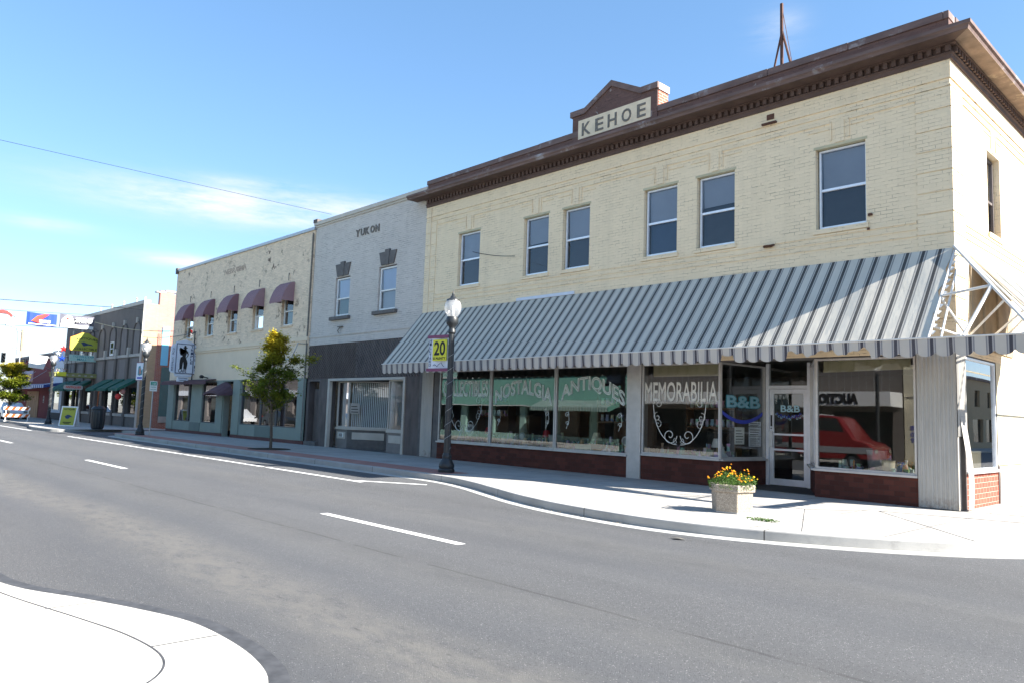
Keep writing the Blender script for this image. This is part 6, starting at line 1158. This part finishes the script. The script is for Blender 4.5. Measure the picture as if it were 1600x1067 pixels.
# plates on stands, clock, boxes, barrel, chairs, cupboards
def plate(x, y, z, r, c, label, nm_='display_plate', cat='plate'):
    T = thing(nm_, label, cat, (x, y, z)); m_ = MB(); m_.tube([(x, y, z+r), (x, y+.03, z+r)], r, 24); m_.build('dish', 'g_'+c, T); m_ = MB(); m_.tube([(x, y-.004, z+r), (x, y, z+r)], r*.7, 20); m_.build('well', 'g_grey' if c != 'grey' else 'g_white', T)
plate(-19.5, YF+.5, .95, .2, 'white', 'large pale round plate standing in the COLLECTIBLES window'); plate(-17.1, YF+.6, .9, .13, 'grey', 'grey round dish standing in the NOSTALGIA window'); plate(-12.95, YF+.5, .95, .13, 'white', 'white plate, left of the pair at the right of the ANTIQUES window'); plate(-12.62, YF+.55, .97, .12, 'cream', 'cream plate, right of the pair at the right of the ANTIQUES window')
def boxg(x0, x1, y0, y1, z0, z1, c, label, nm_='keepsake_box', lid=True):
    T = thing(nm_, label, 'box' if nm_ != 'cabinet' else 'cabinet', ((x0+x1)/2, y0, z0)); m_ = MB(); m_.box(x0, x1, y0, y1, z0, z1-.03 if lid else z1); m_.build('body', 'g_'+c, T, bevel=.008)
    m_ = MB(); m_.box(x0-.01, x1+.01, y0-.01, y1+.01, z1-.028, z1) ; m_.build('lid' if nm_ != 'cabinet' else 'top', 'g_'+c, T, bevel=.005)
    if nm_ == 'cabinet':
        for k in range(3): m_ = MB(); m_.box(x0+.05, x1-.05, y0-.02, y0-.001, z0+.1+(z1-z0-.2)*k/3, z0+.06+(z1-z0-.2)*(k+1)/3); d = m_.build('drawer', 'g_'+c, T); m_ = MB(); m_.box((x0+x1)/2-.05, (x0+x1)/2+.05, y0-.035, y0-.021, z0+.2+(z1-z0-.2)*k/3, z0+.22+(z1-z0-.2)*k/3); m_.build('handle', 'g_brass', d)
boxg(-16.75, -16.35, YF+.3, YF+.6, .7, .84, 'white', 'white keepsake box on the platform of the NOSTALGIA window'); boxg(-14.6, -14.0, YF+.3, YF+.8, .7, .92, 'teal', 'teal cloth covered box in the ANTIQUES window'); boxg(-15.65, -15.4, YF+.3, YF+.6, .7, 1.15, 'grey', 'tall grey tin in the NOSTALGIA window'); boxg(-11.0, -10.7, YF+.3, YF+.5, .7, .85, 'black', 'small black box under the MEMORABILIA scroll')
boxg(-20.3, -18.4, 18.4, 19, .17, 1.7, 'brown', 'dark wooden drawer cabinet behind the COLLECTIBLES window', 'cabinet'); boxg(-17.4, -16.3, 18.6, 19.2, .17, 2.1, 'brown', 'tall dark wooden cabinet behind the NOSTALGIA window', 'cabinet'); boxg(-14.8, -13.2, 18.5, 19.1, .17, 1.6, 'brown', 'wooden drawer cabinet behind the ANTIQUES window', 'cabinet'); boxg(-11.7, -10.4, 18.8, 19.3, .17, 1.4, 'black', 'black cabinet behind the MEMORABILIA window', 'cabinet')
lathe_good('waste_bin', 'bin', 'grey', -6.35, YF+.6, .67, [(.16, 0), (.2, .5), (.21, .52), (.19, .52)], 'grey round bin standing in the rightmost shop window'); lathe_good('white_bucket', 'bucket', 'cream', -6.05, YF+.4, .67, [(.11, 0), (.13, .3), (.14, .33), (.12, .33)], 'cream bucket in front of the grey bin in the rightmost window')
lathe_good('candle', 'candle', 'amber', -6.75, YF+.4, .67, [(.02, 0), (.02, .28), (.0, .3)], 'thin orange candle in the rightmost shop window'); lathe_good('floor_lamp', 'lamp', 'white', -16.55, YF+1.1, .7, [(.12, 0), (.02, .05), (.018, 1.1)], 'white stemmed floor lamp with round globe in the NOSTALGIA window', [('globe', 'white', [(0, 1.08), (.07, 1.14), (.07, 1.2), (0, 1.26)])])
lathe_good('red_teapot', 'teapot', 'red', -10.5+.1, YF+1.25, .7, [(.06, 0), (.11, .07), (.09, .16), (.02, .2)], 'red teapot at the foot of the slanted window', [('finial', 'black', [(.02, .2), (.0, .24)])])
boxg(-4.95, -4.75, 17.3, 18.1, .7, 1.25, 'cream', 'cream cardboard box in the side street window', 'cardboard_box'); lathe_good('vase', 'vase', 'cream', -5.0, 18.3, .7, vase, 'cream vase behind the side street window')

# uncountable bric-a-brac crowding the display platforms
M['junk'] = None
def junkmat():
    g = G('bric_a_brac'); v = g.n('ShaderNodeTexVoronoi'); v.inputs['Scale'].default_value = 6; g.l(g.pos, v.inputs['Vector']); h = g.n('ShaderNodeHueSaturation'); h.inputs['Saturation'].default_value = .55; h.inputs['Value'].default_value = .7; g.l(v.outputs['Color'], h.inputs['Color']); return g.fin(h.outputs[0], .35, 0, .6)
M['junk'] = junkmat(); jr = random.Random(4); mb = MB()
for x0, x1, zt, n in ((-20.5, -12.6, .69, 230), (-11.9, -10.0, .71, 60), (-7.2, -5.5, .665, 45)):
    for k in range(n):
        x, y = jr.uniform(x0, x1), YF+.3+1.0*jr.random(); r = jr.uniform(.03, .09); h = jr.uniform(.06, .30)*(1+.8*(y-YF-.3)); t = jr.random()
        if t < .45: mb.lathe([(r*.7, 0), (r, h*.35), (r*jr.uniform(.3, .9), h*.7), (r*jr.uniform(.3, .8), h)], x, y, zt, 9)
        elif t < .8: mb.box(x-r, x+r, y-r*.7, y+r*.7, zt, zt+h*.6)
        else: mb.tube([(x, y, zt+r), (x+.02, y+.05, zt+r)], r, 12)
o = mb.build('bric_a_brac', 'junk'); o['kind'] = 'stuff'; o['label'] = 'crowded small bric-a-brac along the bottom of the shop windows'; o['category'] = 'bric-a-brac'
# hanging goods and shelves deeper inside the shop
for i, (x, z, w_, h_) in enumerate(((-19.6, 1.6, 1.6, .05), (-14.0, 1.55, 1.8, .05), (-11.0, 1.5, 1.5, .05))):
    T = thing('wall_shelf', ('dark shelf of crockery behind the COLLECTIBLES window', 'dark shelf of crockery behind the ANTIQUES window', 'dark shelf of crockery behind the MEMORABILIA window')[i], 'shelf', (x, 18, z)); m_ = MB(); m_.box(x-w_/2, x+w_/2, 17.8, 18.15, z, z+h_); m_.box(x-w_/2, x+w_/2, 17.8, 18.15, z+.5, z+.5+h_); m_.box(x-w_/2, x-w_/2+.04, 17.8, 18.15, .17, z+.9); m_.box(x+w_/2-.04, x+w_/2, 17.8, 18.15, .17, z+.9); m_.build('rack', 'g_brown', T)
    m_ = MB()
    for k in range(18): m_.lathe([(.03, 0), (.06, .05), (.04, .15), (.05, .2)], x-w_/2+.1+(k % 9)*w_/9.5, 17.95, z+h_+.5*(k//9), 8)
    m_.build('crockery', 'junk', T)
# conduit and cable on the upper wall, thermostat boxes
mb = MB(); mb.tube([(-21.45, YF-.03, 9.0), (-21.45, YF-.03, 5.2)], .018, 6); mb.build('conduit', 'cream_trim', K)
mb = MB(); mb.tube([(-30.0, YF-.03, 9.4), (-30.02, YF-.03, .3)], .04, 8); mb.build('downpipe', 'lettergrey', B3)
# leaves and grit collected along the gutter
mb = MB(); jr = random.Random(6)
for k in range(520):
    i = jr.randrange(30, 62); p = Vector(edge[i]); q = Vector(edge[i+1]); t = (q-p).normalized(); nn = Vector((-t.y, t.x)); p = p.lerp(q, jr.random())-nn*abs(jr.gauss(.03, .05)); leafquad(mb, (p.x, p.y, .012+.008*jr.random()), jr.uniform(.006, .02), jr, flat=.85)
o = mb.build('leaf_litter', 'wood', recalc=False); o['kind'] = 'stuff'; o['label'] = 'dry leaf litter and grit collected along the far kerb'; o['category'] = 'leaf litter'

# building on the opposite corner of the side street, mirrored in the side window
OB = thing('brick_building', 'two storey tan brick building across the side street, mirrored in the side window', 'building', (16, 30, 0))
def FM(u, v, d): return (11.5-d, u, v)
mb = MB(); hs_ = [(15+q*3.9, 17.6+q*3.9, .7, 2.8) for q in range(26)]+[(15.5+q*3.9, 16.9+q*3.9, 3.9, 5.4) for q in range(26)]
wall(mb, FM, 13, 118, 0, 6.3, hs_, .25); mb.quad((11.5, 13, 0), (24, 13, 0), (24, 13, 6.3), (11.5, 13, 6.3)); mb.quad((11.5, 118, 0), (24, 118, 0), (24, 118, 6.3), (11.5, 118, 6.3)); mb.quad((11.5, 13, 6.3), (24, 13, 6.3), (24, 118, 6.3), (11.5, 118, 6.3)); mb.quad((24, 13, 0), (24, 118, 0), (24, 118, 6.3), (24, 13, 6.3))
mb.build('wall', 'tan_brick', OB, recalc=False)
for h in hs_: mb = MB(); mb.quad(FM(h[0], h[2], -.2), FM(h[1], h[2], -.2), FM(h[1], h[3], -.2), FM(h[0], h[3], -.2)); mb.build('window', 'car_glass', OB, recalc=False)
mb = MB(); fbox(mb, FM, 12.9, 118.1, 6.3, 6.55, -.2, .15); mb.build('cornice', 'brown', OB)
sw4 = MB(); sw4.box(8.6, 11.5, 13, 119, 0, .15); struct('pavement', sw4, 'sidewalk')

A5, fE2 = across(-120, -64.2, 6.0, 'far_grey_l', 'long grey brick block at the far end of the near side of the street', holes=[(66+q*4.2, 69+q*4.2, .5, 2.6) for q in range(12)])
m_ = MB(); fbox(m_, fE2, 64.3, 119.9, 2.9, 3.5, 0, .3); m_.build('fascia', 'white_wall', A5)
